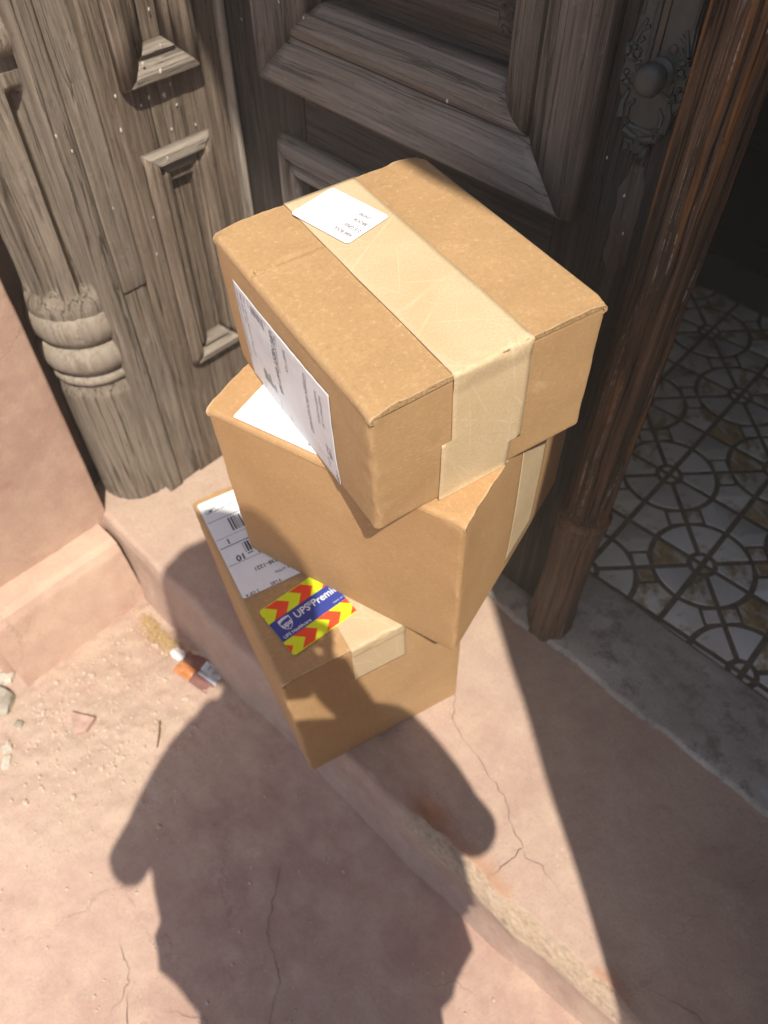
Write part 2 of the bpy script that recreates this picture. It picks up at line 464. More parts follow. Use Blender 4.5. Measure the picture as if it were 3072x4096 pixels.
for i in range(len(sx) - 1):
    for j in range(npf - 1):
        SF.append((i * npf + j, i * npf + j + 1, (i + 1) * npf + j + 1, (i + 1) * npf + j))
me = bpy.data.meshes.new('doorstep'); me.from_pydata(SV, [], SF)
set_attr(me, 'wear', wearv); set_attr(me, 'brick', brickv); set_attr(me, 'sand', sandv)
step = link('doorstep', me, STEP, None, True, 70); tag(step, kind='structure')
bm = bmesh.new(); bm.from_mesh(me); bmesh.ops.recalc_face_normals(bm, faces=bm.faces)
if sum(f.normal.z for f in bm.faces) < 0: bmesh.ops.reverse_faces(bm, faces=bm.faces)
bm.to_mesh(me); bm.free()

def px2ray(u, v):
    d = cF + (u - 1536) / 3083.7 * cR - (v - 2048) / 3083.7 * cU
    return d
# cracks: thin irregular sunk lines lying on step or pavement, given as world points
def crack(pts, w, zf, seed, parent):
    P = []
    for a, b in zip(pts[:-1], pts[1:]):
        n = max(4, int((Vector(b) - Vector(a)).length / .006))
        for i in range(n):
            P.append(Vector(a).lerp(Vector(b), i / n))
    V, F = [], []
    for i, p in enumerate(P):
        t = (P[min(i + 1, len(P) - 1)] - P[max(0, i - 1)]).normalized(); nn = Vector((-t.y, t.x))
        p = p + nn * (.008 * fbm((p.x, p.y, seed), 14, 3) + .005 * fbm((p.x, p.y, seed), 70, 3))
        ww = .68 * w * (.3 + 1.1 * abs(fbm((p.x, p.y, seed + 3), 22, 3))) * min(1, i / 6 + .2, (len(P) - i) / 8)
        for s in (-1, 1):
            q = p + nn * s * ww
            V.append((q.x, q.y, zf(q.x, q.y) + .0022))
    F = [(2 * i, 2 * i + 1, 2 * i + 3, 2 * i + 2) for i in range(len(P) - 1)]
    return mesh_obj('crack', V, F, CRACK, parent)
zs_ = lambda x, y: zstep(y) + .0015 * fbm((x, y, 1), 12) + .0006 * fbm((x, y, 1), 60)
zg_ = lambda x, y: gf(x, y)[2]
crack([(.005, -.19), (.075, -.245), (.10, -.275), (.185, -.29), (.235, -.305), (.27, -.335), (.30, -.345), (.295, -.395), (.285, -.42)], .0011, zs_, 1, step)
crack([(.30, -.345), (.345, -.345), (.40, -.365)], .0009, zs_, 2, step)
crack([(-.03, -.365), (-.05, -.40), (-.035, -.43)], .0014, zs_, 4, step)
crack([(-.05, -.40), (.02, -.365), (.05, -.325)], .0010, zs_, 5, step)
crack([(.53, -.375), (.60, -.345), (.70, -.36)], .0011, zs_, 6, step)
crack([(.02, -.60), (.07, -.68), (.15, -.72), (.19, -.79), (.23, -.84), (.30, -.90), (.36, -1.0)], .0013, zg_, 7, ground)
crack([(.19, -.79), (.25, -.775), (.30, -.72)], .0009, zg_, 8, ground)
crack([(.23, -.84), (.29, -.82), (.34, -.78)], .0009, zg_, 9, ground)
crack([(.05, -.87), (.10, -.83), (.16, -.84), (.19, -.79)], .0008, zg_, 10, ground)
crack([(-.02, -.88), (.03, -.93), (.04, -.90), (.12, -.92)], .0008, zg_, 11, ground)
crack([(-.09, -.86), (-.02, -.88), (0, -.95)], .0008, zg_, 12, ground)
crack([(.30, -.575), (.34, -.53), (.38, -.52)], .0007, zg_, 13, ground)

def slab_disp(amp, s):
    return lambda w, d: w + Vector((0, amp * fbm(w, s), amp * .6 * fbm((w.x, w.y, 9), s)))
V, F = rbox((-.70, -.047, -.06), (.985, .1285, .0085), .008, (160, 18, 2), 5, lambda w, d: w + Vector((0, (.006 * fbm((w.x, 0, 1), 9) + .003 * fbm(w, 40)) * (1 if w.y < .06 else .5), .0018 * fbm((w.x, w.y, 9), 22) + .0009 * fbm((w.x, w.y, 9), 80) + zstep(min(w.y, .0)) * .3)))
th = mesh_obj('threshold', V, F, THRESH); tag(th, kind='structure')

# hall floor with wheel pattern tile pieces
floor = grid('hall_floor', [-.72, 0, .98], [.10, .6, 1.14], lambda x, y: (x, y, -.0012), GROUT); tag(floor, kind='structure')
T_, ANG, HX, HY = .162, rad(2.435), .0559, .4538
def tw(u, v):
    return (HX + T_ * (u * math.cos(ANG) - v * math.sin(ANG)), HY + T_ * (u * math.sin(ANG) + v * math.cos(ANG)))
RR, RH, HG = .605, .150, .034      # wheel radius, hub radius, half grout (units of the tile side)
def arc(cx, cy, r, a0, a1, n):
    return [(cx + r * math.cos(a0 + (a1 - a0) * i / n), cy + r * math.sin(a0 + (a1 - a0) * i / n)) for i in range(n + 1)]
def clip(poly, f):      # keep the side where f >= 0
    out = []
    for i in range(len(poly)):
        p, q = poly[i], poly[(i + 1) % len(poly)]
        a, b = f(p), f(q)
        if a >= 0: out.append(p)
        if (a >= 0) != (b >= 0):
            t = a / (a - b); out.append((p[0] + (q[0] - p[0]) * t, p[1] + (q[1] - p[1]) * t))
    return out
pieces = []
def wedge(cx, cy, a0, a1, r0, r1, n=7):
    g = HG
    d1 = lambda p: -math.sin(a0) * (p[0] - cx) + math.cos(a0) * (p[1] - cy) - g
    d2 = lambda p: math.sin(a1) * (p[0] - cx) - math.cos(a1) * (p[1] - cy) - g
    poly = arc(cx, cy, r1, a0, a1, n) + (arc(cx, cy, r0, a1, a0, 3) if r0 > .01 else [(cx, cy)])
    return clip(clip(poly, d1), d2)
for i in range(-5, 7):
    for j in range(-4, 6):
        if (i + j) % 2 == 0:
            for k in range(8):
                pieces.append(wedge(i, j, k * math.pi / 4, (k + 1) * math.pi / 4, RH + HG, RR - HG))
            for k in range(4):
                pieces.append(wedge(i, j, k * math.pi / 2, (k + 1) * math.pi / 2, .0, RH - HG, 4))
            for sx_, sy_ in ((1, 1), (1, -1)):     # small bars between this wheel and the next two
                dx, dy = sx_ / math.sqrt(2), sy_ / math.sqrt(2); mx, my = i + sx_ / 2, j + sy_ / 2
                nx_, ny_ = -dy, dx
                h = math.sqrt(.5) - RR - HG * .6
                for s in (-1, 1):
                    pieces.append([(mx + dx * a + nx_ * b * s, my + dy * a + ny_ * b * s) for a, b in ((-h, HG), (h, HG), (h, .19), (-h, .19))])
        else:                                       # four pieces round each node
            for k in range(4):
                a = k * math.pi / 2; ca, sa = math.cos(a), math.sin(a)
                # local quadrant x,y>0 ; wheel centres at (1,0) and (0,1)
                w1 = arc(1, 0, RR + HG, math.pi, math.pi - math.acos(min(1, 0)) * .405, 5)
                w2 = arc(0, 1, RR + HG, -math.pi / 2 + math.acos(0) * .405, -math.pi / 2, 5)
                pts = w1 + w2
                poly_clip = lambda p: .665 - p[0] - p[1]
                poly = [(HG, HG), (w1[0][0], HG)] + [p for p in w1 if p[1] > HG] + [p for p in w2 if p[0] > HG] + [(HG, w2[-1][1])]
                pieces.append([(i + ca * x - sa * y, j + sa * x + ca * y) for x, y in clip(poly, poly_clip)])
npc = 0
lf_v, lf_f = [], []
view = []
for poly in pieces:
    W = [tw(*p) for p in poly]
    W = clip(clip(W, lambda p: p[1] - .1315), lambda p: 1.085 - p[1])
    W = clip(clip(W, lambda p: p[0] + .60), lambda p: .94 - p[0])
    if len(W) < 3: continue
    cx_ = sum(p[0] for p in W) / len(W); cy_ = sum(p[1] for p in W) / len(W)
    view.append((0 if (.0 < cx_ - .02 * cy_ and cx_ < .78 and cx_ < .98 - .42 * cy_ + .25) else 1, cx_, cy_, W))
view.sort(key=lambda t: (t[0], math.hypot(t[1] - .4, t[2] + .7)))
for q, (fl, cx_, cy_, W) in enumerate(view):
    dz = R.uniform(-.0004, .0004); n = len(W)
    V = [(x - cx_, y - cy_, -.003) for x, y in W] + [(x - cx_, y - cy_, .0004 + dz) for x, y in W] + [((x - cx_) * .965, (y - cy_) * .965, .0012 + dz) for x, y in W]
    F = [tuple(range(2 * n, 3 * n))] + [(a + b, a + (b + 1) % n, a + n + (b + 1) % n, a + n + b) for a in (0, n) for b in range(n)]
    if npc < 300 and fl == 0:
        o = mesh_obj('tile_piece', V, F, R.choice([TILES[0], TILES[0], TILES[1], TILES[2], TILES[3]]), floor)
        o.location = (cx_, cy_, 0)
        npc += 1
    else:
        b0 = len(lf_v); lf_v += [(v[0] + cx_, v[1] + cy_, v[2]) for v in V]; lf_f += [tuple(b0 + k for k in f) for f in F]
if lf_v:
    o = mesh_obj('tile_piece', lf_v, lf_f, TILES[1], floor); o['kind'] = 'stuff'

# ------------------------------------------------------------------ walls of the house
def prism(poly, z0, z1, n=1):
    V = [(x, y, z) for z in (z0, z1) for x, y in poly]; k = len(poly)
    return V, [tuple(range(k))[::-1], tuple(range(k, 2 * k))] + [(i, (i + 1) % k, k + (i + 1) % k, k + i) for i in range(k)]
def rough_wall(name, lo, hi, mat, parent, off, r=.008, n=(20, 20, 40), amp=.0025):
    return box_part(name, lo, hi, mat, parent, r, off, n, lambda w, d: w + Vector((amp * fbm((w.x, w.y, w.z), 6), amp * fbm((w.x + 7, w.y, w.z), 6), amp * .5 * fbm((w.x, w.y + 5, w.z), 6))), 3)
wl = thing('house_wall', 'pink painted stone wall left of the old door with a plinth at its foot', 'wall', (-1.2, -.6, -.2))
off = Vector((-1.2, -.6, -.2))
rough_wall('wall_block', (-2.8, -.735, -.3), (-.72, -.425, 2.62), PINK, wl, off, .007, (30, 14, 120), .002)
pl_sec = [(-.72 - .03, -.30), (-.612, -.30), (-.612, -.24), (-.634, -.14), (-.650, -.066), (-.658, -.050), (-.672, -.0435), (-.70, -.0425), (-.75, -.042)]
V, F = [], []
ysp = lin(-.742, -.452, 40)
fine = []
for a, b in zip(pl_sec[1:-1], pl_sec[2:]):
    m = 8
    fine += [(a[0] + (b[0] - a[0]) * i / m, a[1] + (b[1] - a[1]) * i / m) for i in range(m)]
fine = [pl_sec[0]] + fine + [pl_sec[-1], (-.76, -.30)]
for y in ysp:
    for (x, z) in fine:
        a = .0035 * fbm((x, y, z), 9)
        V.append((x + a - off.x, y + a * .4 - off.y, z + a * .6 - off.z))
k = len(fine)
F = [(i * k + j, i * k + (j + 1) % k, (i + 1) * k + (j + 1) % k, (i + 1) * k + j) for i in range(len(ysp) - 1) for j in range(k)]
F += [tuple(range(k)), tuple((len(ysp) - 1) * k + j for j in range(k))[::-1]]
mesh_obj('plinth', V, F, PINK, wl)
box_part('plinth', (-2.8, -.760, -.4), (-.665, -.7365, -.043), PINK, wl, .006, off)
wr = thing('house_wall', 'pink painted stone wall on the right of the doorway, outside the picture', 'wall', (1.6, -.6, -.2))
rough_wall('wall_block', (.985, -.735, -.3), (3.2, -.425, 2.62), PINK, wr, Vector((1.6, -.6, -.2)), .007, (20, 8, 40))
lt = thing('lintel', 'pink painted stone lintel over the doorway, above the picture', 'wall', (0, -.6, 2.6))
V, F = prism([(-2.8, -.60), (-.8, -.60), (.28, -.712), (.81, -.785), (3.2, -.80), (3.2, -.427), (-2.8, -.427)], 2.623, 3.0)
mesh_obj('lintel_block', [(x, y + .6, z - 2.6) for x, y, z in V], F, PINK, lt, smooth=False)
# hall shell
hw = mesh_obj('hall_wall', [], [], DARKWALL)
bpy.data.objects.remove(hw)
def shell(name, lo, hi, mat=DARKWALL):
    o = box_part(name, lo, hi, mat, None, .002); tag(o, kind='structure'); return o
shell('hall_wall', (-2.8, -.424, -.4), (-.852, 1.5, 3.0), PINK)
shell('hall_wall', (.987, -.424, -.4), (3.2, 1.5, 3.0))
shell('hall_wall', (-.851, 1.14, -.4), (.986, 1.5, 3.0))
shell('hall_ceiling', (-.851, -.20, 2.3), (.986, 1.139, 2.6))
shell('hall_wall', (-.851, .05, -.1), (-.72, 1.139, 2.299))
idr = thing('inner_door', 'dark inner hall door with a grey skirting board at the back of the tiled floor', 'door', (.1, 1.12, 0))
o_ = Vector((.1, 1.12, 0))
box_part('skirting', (-.70, 1.088, 0), (.98, 1.112, .088), SKIRT, idr, .006, o_)
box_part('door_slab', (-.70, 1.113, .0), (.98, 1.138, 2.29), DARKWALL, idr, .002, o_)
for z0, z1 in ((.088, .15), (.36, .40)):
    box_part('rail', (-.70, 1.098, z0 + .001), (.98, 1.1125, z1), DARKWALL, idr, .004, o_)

# ------------------------------------------------------------------ carved door
def moulding(P, u0, u1, v0, v1, prof, mats, parent, name='moulding', sides='LRBT', nseg=24, wob=.0008):
    """four mitred bars round a rectangle; prof = (inset, height) list, P maps (u, v, h) to a point"""
    for s in sides:
        V, F = [], []
        for i in range(nseg + 1):
            t = i / nseg
            for d, h in prof:
                if s in 'BT':
                    v = v0 + d if s == 'B' else v1 - d
                    u = (u0 + d) + (u1 - u0 - 2 * d) * t
                else:
                    u = u0 + d if s == 'L' else u1 - d
                    v = (v0 + d) + (v1 - v0 - 2 * d) * t
                p = Vector(P(u, v, h)); a = wob * fbm(p, 30) + wob * .6 * fbm(p, 90)
                p = Vector(P(u + a * .5, v + a * .5, h + a - (.0015 if i in (0, nseg) else 0)))
                V.append(p)
        k = len(prof)
        F = [(i * k + j, i * k + j + 1, (i + 1) * k + j + 1, (i + 1) * k + j) for i in range(nseg) for j in range(k - 1)]
        o = mesh_obj(name, V, F, mats[0] if s in 'LR' else mats[1], parent, auto=24)
        m = o.modifiers.new('b', 'SOLIDIFY'); m.thickness = .001; m.offset = -1

dr = thing('door_leaf', 'old dark carved wooden door leaf with raised panel and metal knob plate behind the boxes', 'door', (-.28, 0, 0))
dO = Vector((-.28, 0, 0))
def PD(u, v, h): return (u + .28, -h, v)
nD = lambda amp: (lambda w, d: w + Vector((0, amp * fbm((w.x * 3, w.y, w.z * .5), 9), 0)))
def dbox(name, x0, x1, z0, z1, h0, h1, mat, r=.003, amp=.0008):
    return box_part(name, (x0, -h1, z0), (x1, -h0, z1), mat, dr, r, dO, (6, 1, 40), nD(amp))
dbox('stile', -.6595, -.5005, .018, 2.1, -.045, 0, DOOR_Z)
dbox('stile', -.0595, .1045, .018, 2.1, -.045, 0, DOOR_Z)
dbox('rail', -.4995, -.0605, .640, .785, -.044, -.001, DOOR_X)
dbox('rail', -.4995, -.0605, .018, .165, -.044, -.001, DOOR_X)
dbox('rail', -.4995, -.0605, 1.96, 2.1, -.044, -.001, DOOR_X)
# sunk panels with raised fields
dbox('panel', -.4990, -.0610, .786, 1.959, -.035, -.012, DOOR_X)
dbox('panel', -.4990, -.0610, .166, .639, -.035, -.012, DOOR_X)
def field(u0, u1, v0, v1, mat):
    pr = [(0, -.0115), (.004, -.004), (.03, .008), (.036, .013), (.04, .013)]
    V, F = [], []
    for d, h in pr:
        for u, v in ((u0 + d, v0 + d), (u1 - d, v0 + d), (u1 - d, v1 - d), (u0 + d, v1 - d)): V.append(PD(u, v, h))
    F = [(4 * i + j, 4 * i + (j + 1) % 4, 4 * i + 4 + (j + 1) % 4, 4 * i + 4 + j) for i in range(len(pr) - 1) for j in range(4)] + [(16, 17, 18, 19)]
    mesh_obj('raised_field', V, F, mat, dr, auto=20)
field(-.415, -.125, .872, 1.87, DOOR_X)
field(-.445, -.115, .215, .59, DOOR_X)
BOL = [(-.010, -.001), (-.010, .022), (-.005, .033), (0, .0375), (.004, .038), (.025, .034), (.051, .0285), (.0518, .0260), (.0590, .0235), (.0595, .0195), (.0620, .0195), (.0625, .0260), (.069, .0315), (.078, .0340), (.087, .0325), (.095, .027), (.0955, .021), (.104, .010), (.107, -.011)]
moulding(PD, -.5475, -.036, .758, 1.985, BOL, (DOOR_ZG, DOOR_XG), dr)
BOS = [(-.004, -.001), (-.003, .010), (.002, .022), (.010, .028), (.020, .027), (.0255, .018), (.0275, .018), (.031, .025), (.038, .027), (.044, .022), (.049, .008), (.052, -.012)]
moulding(PD, -.545, -.030, .135, .664, BOS, (DOOR_ZG, DOOR_XG), dr)
# astragal post on the meeting edge
def column(cx, cy, zs, rf, mat, name, parent, off, seg=96):
    V, F = [], []
    for z in zs:
        for k in range(seg):
            th = 2 * math.pi * k / seg
            r = rf(th, z)
            V.append((cx + r * math.cos(th) - off.x, cy + r * math.sin(th) - off.y, z - off.z))
    n = len(zs)
    F = [(i * seg + k, i * seg + (k + 1) % seg, (i + 1) * seg + (k + 1) % seg, (i + 1) * seg + k) for i in range(n - 1) for k in range(seg)]
    F += [tuple(range(seg))[::-1], tuple((n - 1) * seg + k for k in range(seg))]
    return mesh_obj(name, V, F, mat, parent, auto=50)
def post_r(th, z):
    r = .0325 + .0022 * abs(math.cos(th * 8)) ** .7 - .0012 + .0016 * fbm((math.cos(th) * .4, math.sin(th) * .4, z * .6), 8) + .0009 * fbm((math.cos(th), math.sin(th), z * .15), 26)
    if z < .345: r = .0325 + .0045 * sm(.345, .335, z) - .0
    return r
column(.094, -.012, lin(.335, 2.1, 150), post_r, POST, 'astragal_post', dr, dO)
def base_r(th, z):
    r = .0355 + .0016 * fbm((math.cos(th), math.sin(th), z * 2), 5) + .003 * sm(.12, .02, z)
    for zc, a in ((.326, .0048), (.309, .0034), (.296, .002)):
        r += a * max(0, 1 - ((z - zc) / .010) ** 2)
    if z < .10:      # cut to eight flat sides near the foot
        q = (th + math.pi / 8) % (math.pi / 4) - math.pi / 8
        r = r * (.955 / math.cos(q)) if True else r
    return r
column(.094, -.014, lin(.0, .14, 12) + lin(.15, .29, 8) + lin(.293, .336, 18), base_r, POSTB, 'post_base', dr, dO)
# knob plate
def relief(name, poly, h0, h1, mat, parent, bev=.002):
    bm = bmesh.new()
    vs = [bm.verts.new(PD(u, v, h0)) for u, v in poly]
    f = bm.faces.new(vs)
    ex = bmesh.ops.extrude_face_region(bm, geom=[f])
    for e in ex['geom']:
        if isinstance(e, bmesh.types.BMVert): e.co.y -= (h1 - h0)
    top = [e for e in ex['geom'] if isinstance(e, bmesh.types.BMEdge)]
    bmesh.ops.bevel(bm, geom=top, offset=bev, segments=3, affect='EDGES', clamp_overlap=True)
    return bm_obj(name, bm, mat, parent)
px0 = .0205
out = []
for u, v in ((-.029, 1.25), (-.029, .955), (-.031, .935), (-.036, .925), (-.034, .912), (-.037, .902), (-.034, .890), (-.029, .881), (-.027, .868), (-.020, .857), (-.011, .851), (-.010, .846), (-.013, .838), (-.006, .832)):
    out.append((px0 + u, v))
out += [(px0, .836)] + [(2 * px0 - u, v) for u, v in out[::-1]]
pt = relief('knob_plate', out, -.001, .0045, IRON, dr)
def raised(path, rr, nm='scroll'):
    V, F = tube_verts([PD(u, v, .0042) for u, v in path], [1.35 * rr * (.35 + .65 * math.sin(math.pi * (i + .6) / (len(path) + .2))) for i in range(len(path))], 8)
    mesh_obj(nm, V, F, IRON, pt)
def spiral(cu, cv, r0, turns, sgn, a0, tail=()):
    p = list(tail)
    for i in range(15):
        t = i / 14; a = a0 + sgn * turns * 2 * math.pi * t; r = r0 * (1 - .78 * t)
        p.append((cu + r * math.cos(a), cv + r * math.sin(a)))
    return p
for s in (-1, 1):
    m = lambda pts: [(px0 + s * u, v) for u, v in pts]
    raised(m([(.026, 1.24), (.026, 1.1), (.026, 1.0), (.026, .955)]), .0022, 'rib')
    raised(m(spiral(.026, .925, .0085, 1.1, -1, 1.4, [(.020, .953), (.024, .943)])), .0034)
    raised(m(spiral(.027, .903, .0085, 1.0, 1, 2.2)), .0034)
    raised(m([(.022, .892), (.026, .880), (.0245, .866), (.017, .857), (.009, .853), (.002, .852)]), .0036)
    raised(m([(.013, .885), (.0185, .878), (.0185, .869), (.013, .862), (.006, .860), (.0, .861)]), .0026)
    raised(m([(.004, .848), (.011, .846), (.010, .839), (.004, .836)]), .0034)
    for k in range(6): raised(m([(.0155 + .004 * math.sin(k), .948 - .010 * k), (.0225, .944 - .010 * k)]), .0020, 'leaf')
    for k in range(7):
        a = -1.45 + .2 * k; raised(m([(.020 * math.cos(a), .876 + .022 * math.sin(a)), (.0245 * math.cos(a), .876 + .0265 * math.sin(a))]), .0018, 'bead')
raised([(px0 - .011, 1.24), (px0 - .011, 1.05), (px0 - .011, .93), (px0 - .011, .915)], .0028, 'rib')
gv, gf_ = rbox((px0 - .0075, -.0062, .912), (px0 - .0005, -.0035, 1.24), .001); mesh_obj('groove', [v - dO for v in gv], gf_, IRONDK, pt)
def lathe(prof, c, ax, seg=40, wob=0):
    V, F = [], []
    for h, r in prof:
        for k in range(seg):
            th = 2 * math.pi * k / seg
            rr = r * (1 + wob * math.cos(th * 12) * (r > .008))
            V.append(Vector(c) + (Vector((rr * math.cos(th), -h, rr * math.sin(th))) if ax == 'y' else Vector((rr * math.cos(th), rr * math.sin(th), h))))
    n = len(prof)
    F = [(i * seg + k, i * seg + (k + 1) % seg, (i + 1) * seg + (k + 1) % seg, (i + 1) * seg + k) for i in range(n - 1) for k in range(seg)]
    F += [tuple(range(seg)), tuple((n - 1) * seg + k for k in range(seg))]
    return V, F
V, F = lathe([(.0, .014), (.003, .014), (.006, .010), (.011, .010), (.013, .0125), (.017, .0148), (.022, .0150), (.026, .0135), (.029, .0105), (.0300, .0075), (.0302, .004), (.0303, .001)], (px0 + .006 + .28, -.004, .914), 'y', 48, .012)
mesh_obj('knob', V, F, IRON, dr)
V, F = lathe([(0, .0042), (.0015, .0042), (.0024, .0028), (.0026, .0008)], (px0 + .012 + .28, -.0045, .936), 'y', 20)
scr = mesh_obj('screw', V, F, RUST, dr)
# worn bare patch under the plate
pv_, pf_ = [], []
for i in range(25):
    z = .70 + .125 * i / 24; w0, w1 = .0125 + .003 * fbm((z, 1, 0), 60), .041 + .003 * fbm((z, 5, 0), 60)
    e_ = min(1, i / 3, (24 - i) / 5); m_ = (w0 + w1) / 2; w0, w1 = m_ + (w0 - m_) * (.4 + .6 * e_), m_ + (w1 - m_) * (.4 + .6 * e_)
    pv_ += [PD(w0, z, .0006), PD(w0 + .002, z, .0012), PD(w1 - .002, z, .0012), PD(w1, z, .0006)]
pf_ = [(4 * i + j, 4 * i + j + 1, 4 * i + j + 5, 4 * i + j + 4) for i in range(24) for j in range(3)]
mesh_obj('bare_patch', pv_, pf_, wood('bare faded wood', 2, dark=(.04, .028, .022), mid=(.095, .07, .056), light=(.15, .118, .096), crack=.4, bump=.5, seed=40), dr)

# ------------------------------------------------------------------ carved jamb (panelled reveal and fluted column)
fr = thing('door_frame', 'weathered grey wooden door jamb with narrow panels and a fluted half column beside the pink wall', 'door frame', (-.68, -.2, 0))
fO = Vector((-.68, -.2, 0))
XR = -.66
def PF(u, v, h): return (XR + h - fO.x, u - fO.y, v)
nF = lambda amp: (lambda w, d: w + Vector((amp * fbm((w.x, w.y * 3, w.z * .4), 9) + amp * .6 * fbm((w.x, w.y * 4, w.z * .2), 30), amp * .5 * fbm((w.x, w.y, w.z * .5), 14), 0)))
def fbox(name, y0, y1, z0, z1, h0, h1, mat, r=.003, amp=.0012, n=(1, 8, 60)):
    return box_part(name, (XR + h0, y0, z0), (XR + h1, y1, z1), mat, fr, r, fO, n, nF(amp))
zf0 = -.012
fbox('board', -.308, -.2745, zf0, 2.6, -.03, .002, GREY_Z, .005)
fbox('board', -.2735, -.2295, .458, 2.6, -.03, -.001, GREY_Z, .003)
fbox('board', -.2735, -.2295, zf0, .4565, -.03, -.0055, GREY_Z, .003, .0022)
fbox('board', -.2285, -.150, zf0, 2.6, -.03, -.001, GREY_Z2, .003)
fbox('board', -.100, -.0175, zf0, 2.6, -.03, -.001, GREY_Z2, .003)
fbox('bead', -.0165, -.0035, zf0, 2.6, -.03, .010, BEAD, .005)
fbox('rail', -.1495, -.1005, .600, .775, -.03, -.0015, GREY_Z2, .002)
fbox('rail', -.1495, -.1005, zf0, .290, -.03, -.0015, GREY_Z2, .002)
fbox('panel', -.1495, -.1005, .776, 2.4, -.03, -.010, GREY_Z2, .002)
fbox('panel', -.1495, -.1005, .291, .599, -.03, -.014, GREY_Z2, .002)
BOJ = [(-.002, -.001), (-.002, .009), (.004, .020), (.014, .022), (.026, .014), (.0285, .006), (.0305, .007), (.036, .012), (.041, .008), (.044, -.009)]
moulding(PF, -.188, -.062, .750, 2.3, BOJ, (GREY_Z2, GREY_Y), fr)
BOK = [(-.001, -.001), (-.001, .006), (.005, .013), (.017, .015), (.024, .004), (.027, .003), (.031, .007), (.037, .004), (.041, -.013)]
moulding(PF, -.184, -.063, .257, .654, BOK, (GREY_Z2, GREY_Y), fr)
# half column
def col_r(th, z):
    fl = max(0.0, math.cos(th * 8 + .5))
    depth = .021 * sm(.455, .475, z) * (1 - sm(.765 - .0 * th, .785, z))
    r = .0705 - depth * fl ** .6 + .0011 * fbm((math.cos(th) * .5, math.sin(th) * .5, z * .5), 10) + .0008 * fbm((math.cos(th), math.sin(th), z * .12), 30)
    if z < .47: r += .010 * sm(.475, .44, z)
    return r
column(-.764, -.314, lin(.425, .50, 20) + lin(.51, .74, 30) + lin(.745, .80, 24), col_r, GREY_Z, 'column_shaft', fr, fO, 168)
def cap_r(th, z):
    r = .066
    for zc, hw, a in ((.838, .022, .019), (.92, .03, .03)):
        r += a * math.sqrt(max(0, 1 - ((z - zc) / hw) ** 2))
    return r + .0006 * fbm((math.cos(th), math.sin(th), z), 9)
column(-.764, -.314, lin(.798, .95, 50) + [1.2, 2.6], cap_r, GREY_Z, 'column_neck', fr, fO, 96)
def ring_r(th, z):
    r = .073
    for zc, hw, a in ((.406, .030, .0155), (.343, .027, .0185), (.299, .010, .0100)):
        r += a * math.sqrt(max(0, 1 - ((z - zc) / hw) ** 2))
    r += .0012 * fbm((math.cos(th), math.sin(th), z * 2), 4) + .0007 * fbm((math.cos(th) * 2, math.sin(th) * 2, z), 9)
    return r
column(-.764, -.314, lin(.285, .438, 90), ring_r, GREY_R, 'column_ring', fr, fO, 120)
def pla_r(th, z):
    r = .083 - .010 * sm(.26, .292, z) + .0016 * fbm((math.cos(th), math.sin(th), z * .6), 5) + .0012 * fbm((math.cos(th), math.sin(th), z * .1), 16)
    return r - .006 * max(0, fbm((math.cos(th) * 2, math.sin(th) * 2, z), 5)) * sm(.03, -.02, z)
column(-.764, -.314, lin(-.03, .295, 60), pla_r, GREY_Z, 'column_foot', fr, fO, 110)
fbox('transom', -.30, .04, 2.11, 2.6, .001, 1.6, DOOR_X, .004, 0, (1, 1, 1))

# pale droppings spattered on the woodwork
def specks(P, pts, parent, sc=1):
    V, F = [], []
    for u, v, h, r in pts:
        for k in range(R.choice((1, 1, 2, 3))):
            b = len(V); uu, vv = u + R.uniform(-1, 1) * r * .7 * (k > 0), v + R.uniform(-1, 1) * r * (k > 0); rr = r * (1 if k == 0 else .5); n = 9
            for i in range(n):
                a = 2 * math.pi * i / n; q = rr * R.uniform(.7, 1.1)
                V.append(P(uu + q * .75 * math.cos(a), vv + q * 1.35 * math.sin(a), h))
            V.append(P(uu, vv, h + rr * .55))
            F += [(b + i, b + (i + 1) % n, b + n) for i in range(n)]
    o = mesh_obj('spatter', V, F, SPECK, parent); o['kind'] = 'stuff'
specks(PF, [(-.150, .728, .001, .0026), (-.125, .724, .001, .0036), (-.112, .735, .001, .002), (-.165, .722, .001, .002), (-.108, .705, .001, .002), (-.125, .675, .001, .002), (-.120, .79, .010, .002), (-.158, .78, .020, .0028), (-.135, .765, .022, .003), (-.118, .83, -.004, .002),
             (-.20, .745, .001, .0025), (-.205, .70, .001, .003), (-.083, .668, .001, .002), (-.15, .645, .015, .0022), (-.08, .64, .001, .0025), (-.19, .56, .001, .0018), (-.2, .50, .001, .002), (-.085, .36, .001, .002), (-.10, .29, .012, .002), (-.285, .70, .003, .002), (-.30, .725, .003, .0022), (-.25, .60, .0, .0018)], fr)
specks(PD, [(-.56, .858, .001, .003), (-.49, .86, .035, .0018), (-.45, .85, .03, .0018), (-.13, .885, .0, .0022), (-.20, .83, .04, .0022), (-.05, .80, .001, .002), (.02, .79, .001, .002), (-.01, .82, .0015, .0016), (-.62, .80, .001, .0015), (.03, .75, .0015, .0016)], dr)
specks(lambda u, v, h: (.094 + (.0335 + h) * math.cos(u) - dO.x, -.012 + (.0335 + h) * math.sin(u), v), [(-1.0, .83, 0, .0022), (-1.5, .62, 0, .003), (-1.2, .47, 0, .002), (-.9, .72, 0, .0022), (-1.3, .36, 0, .0025), (-.7, .98, 0, .002)], dr)

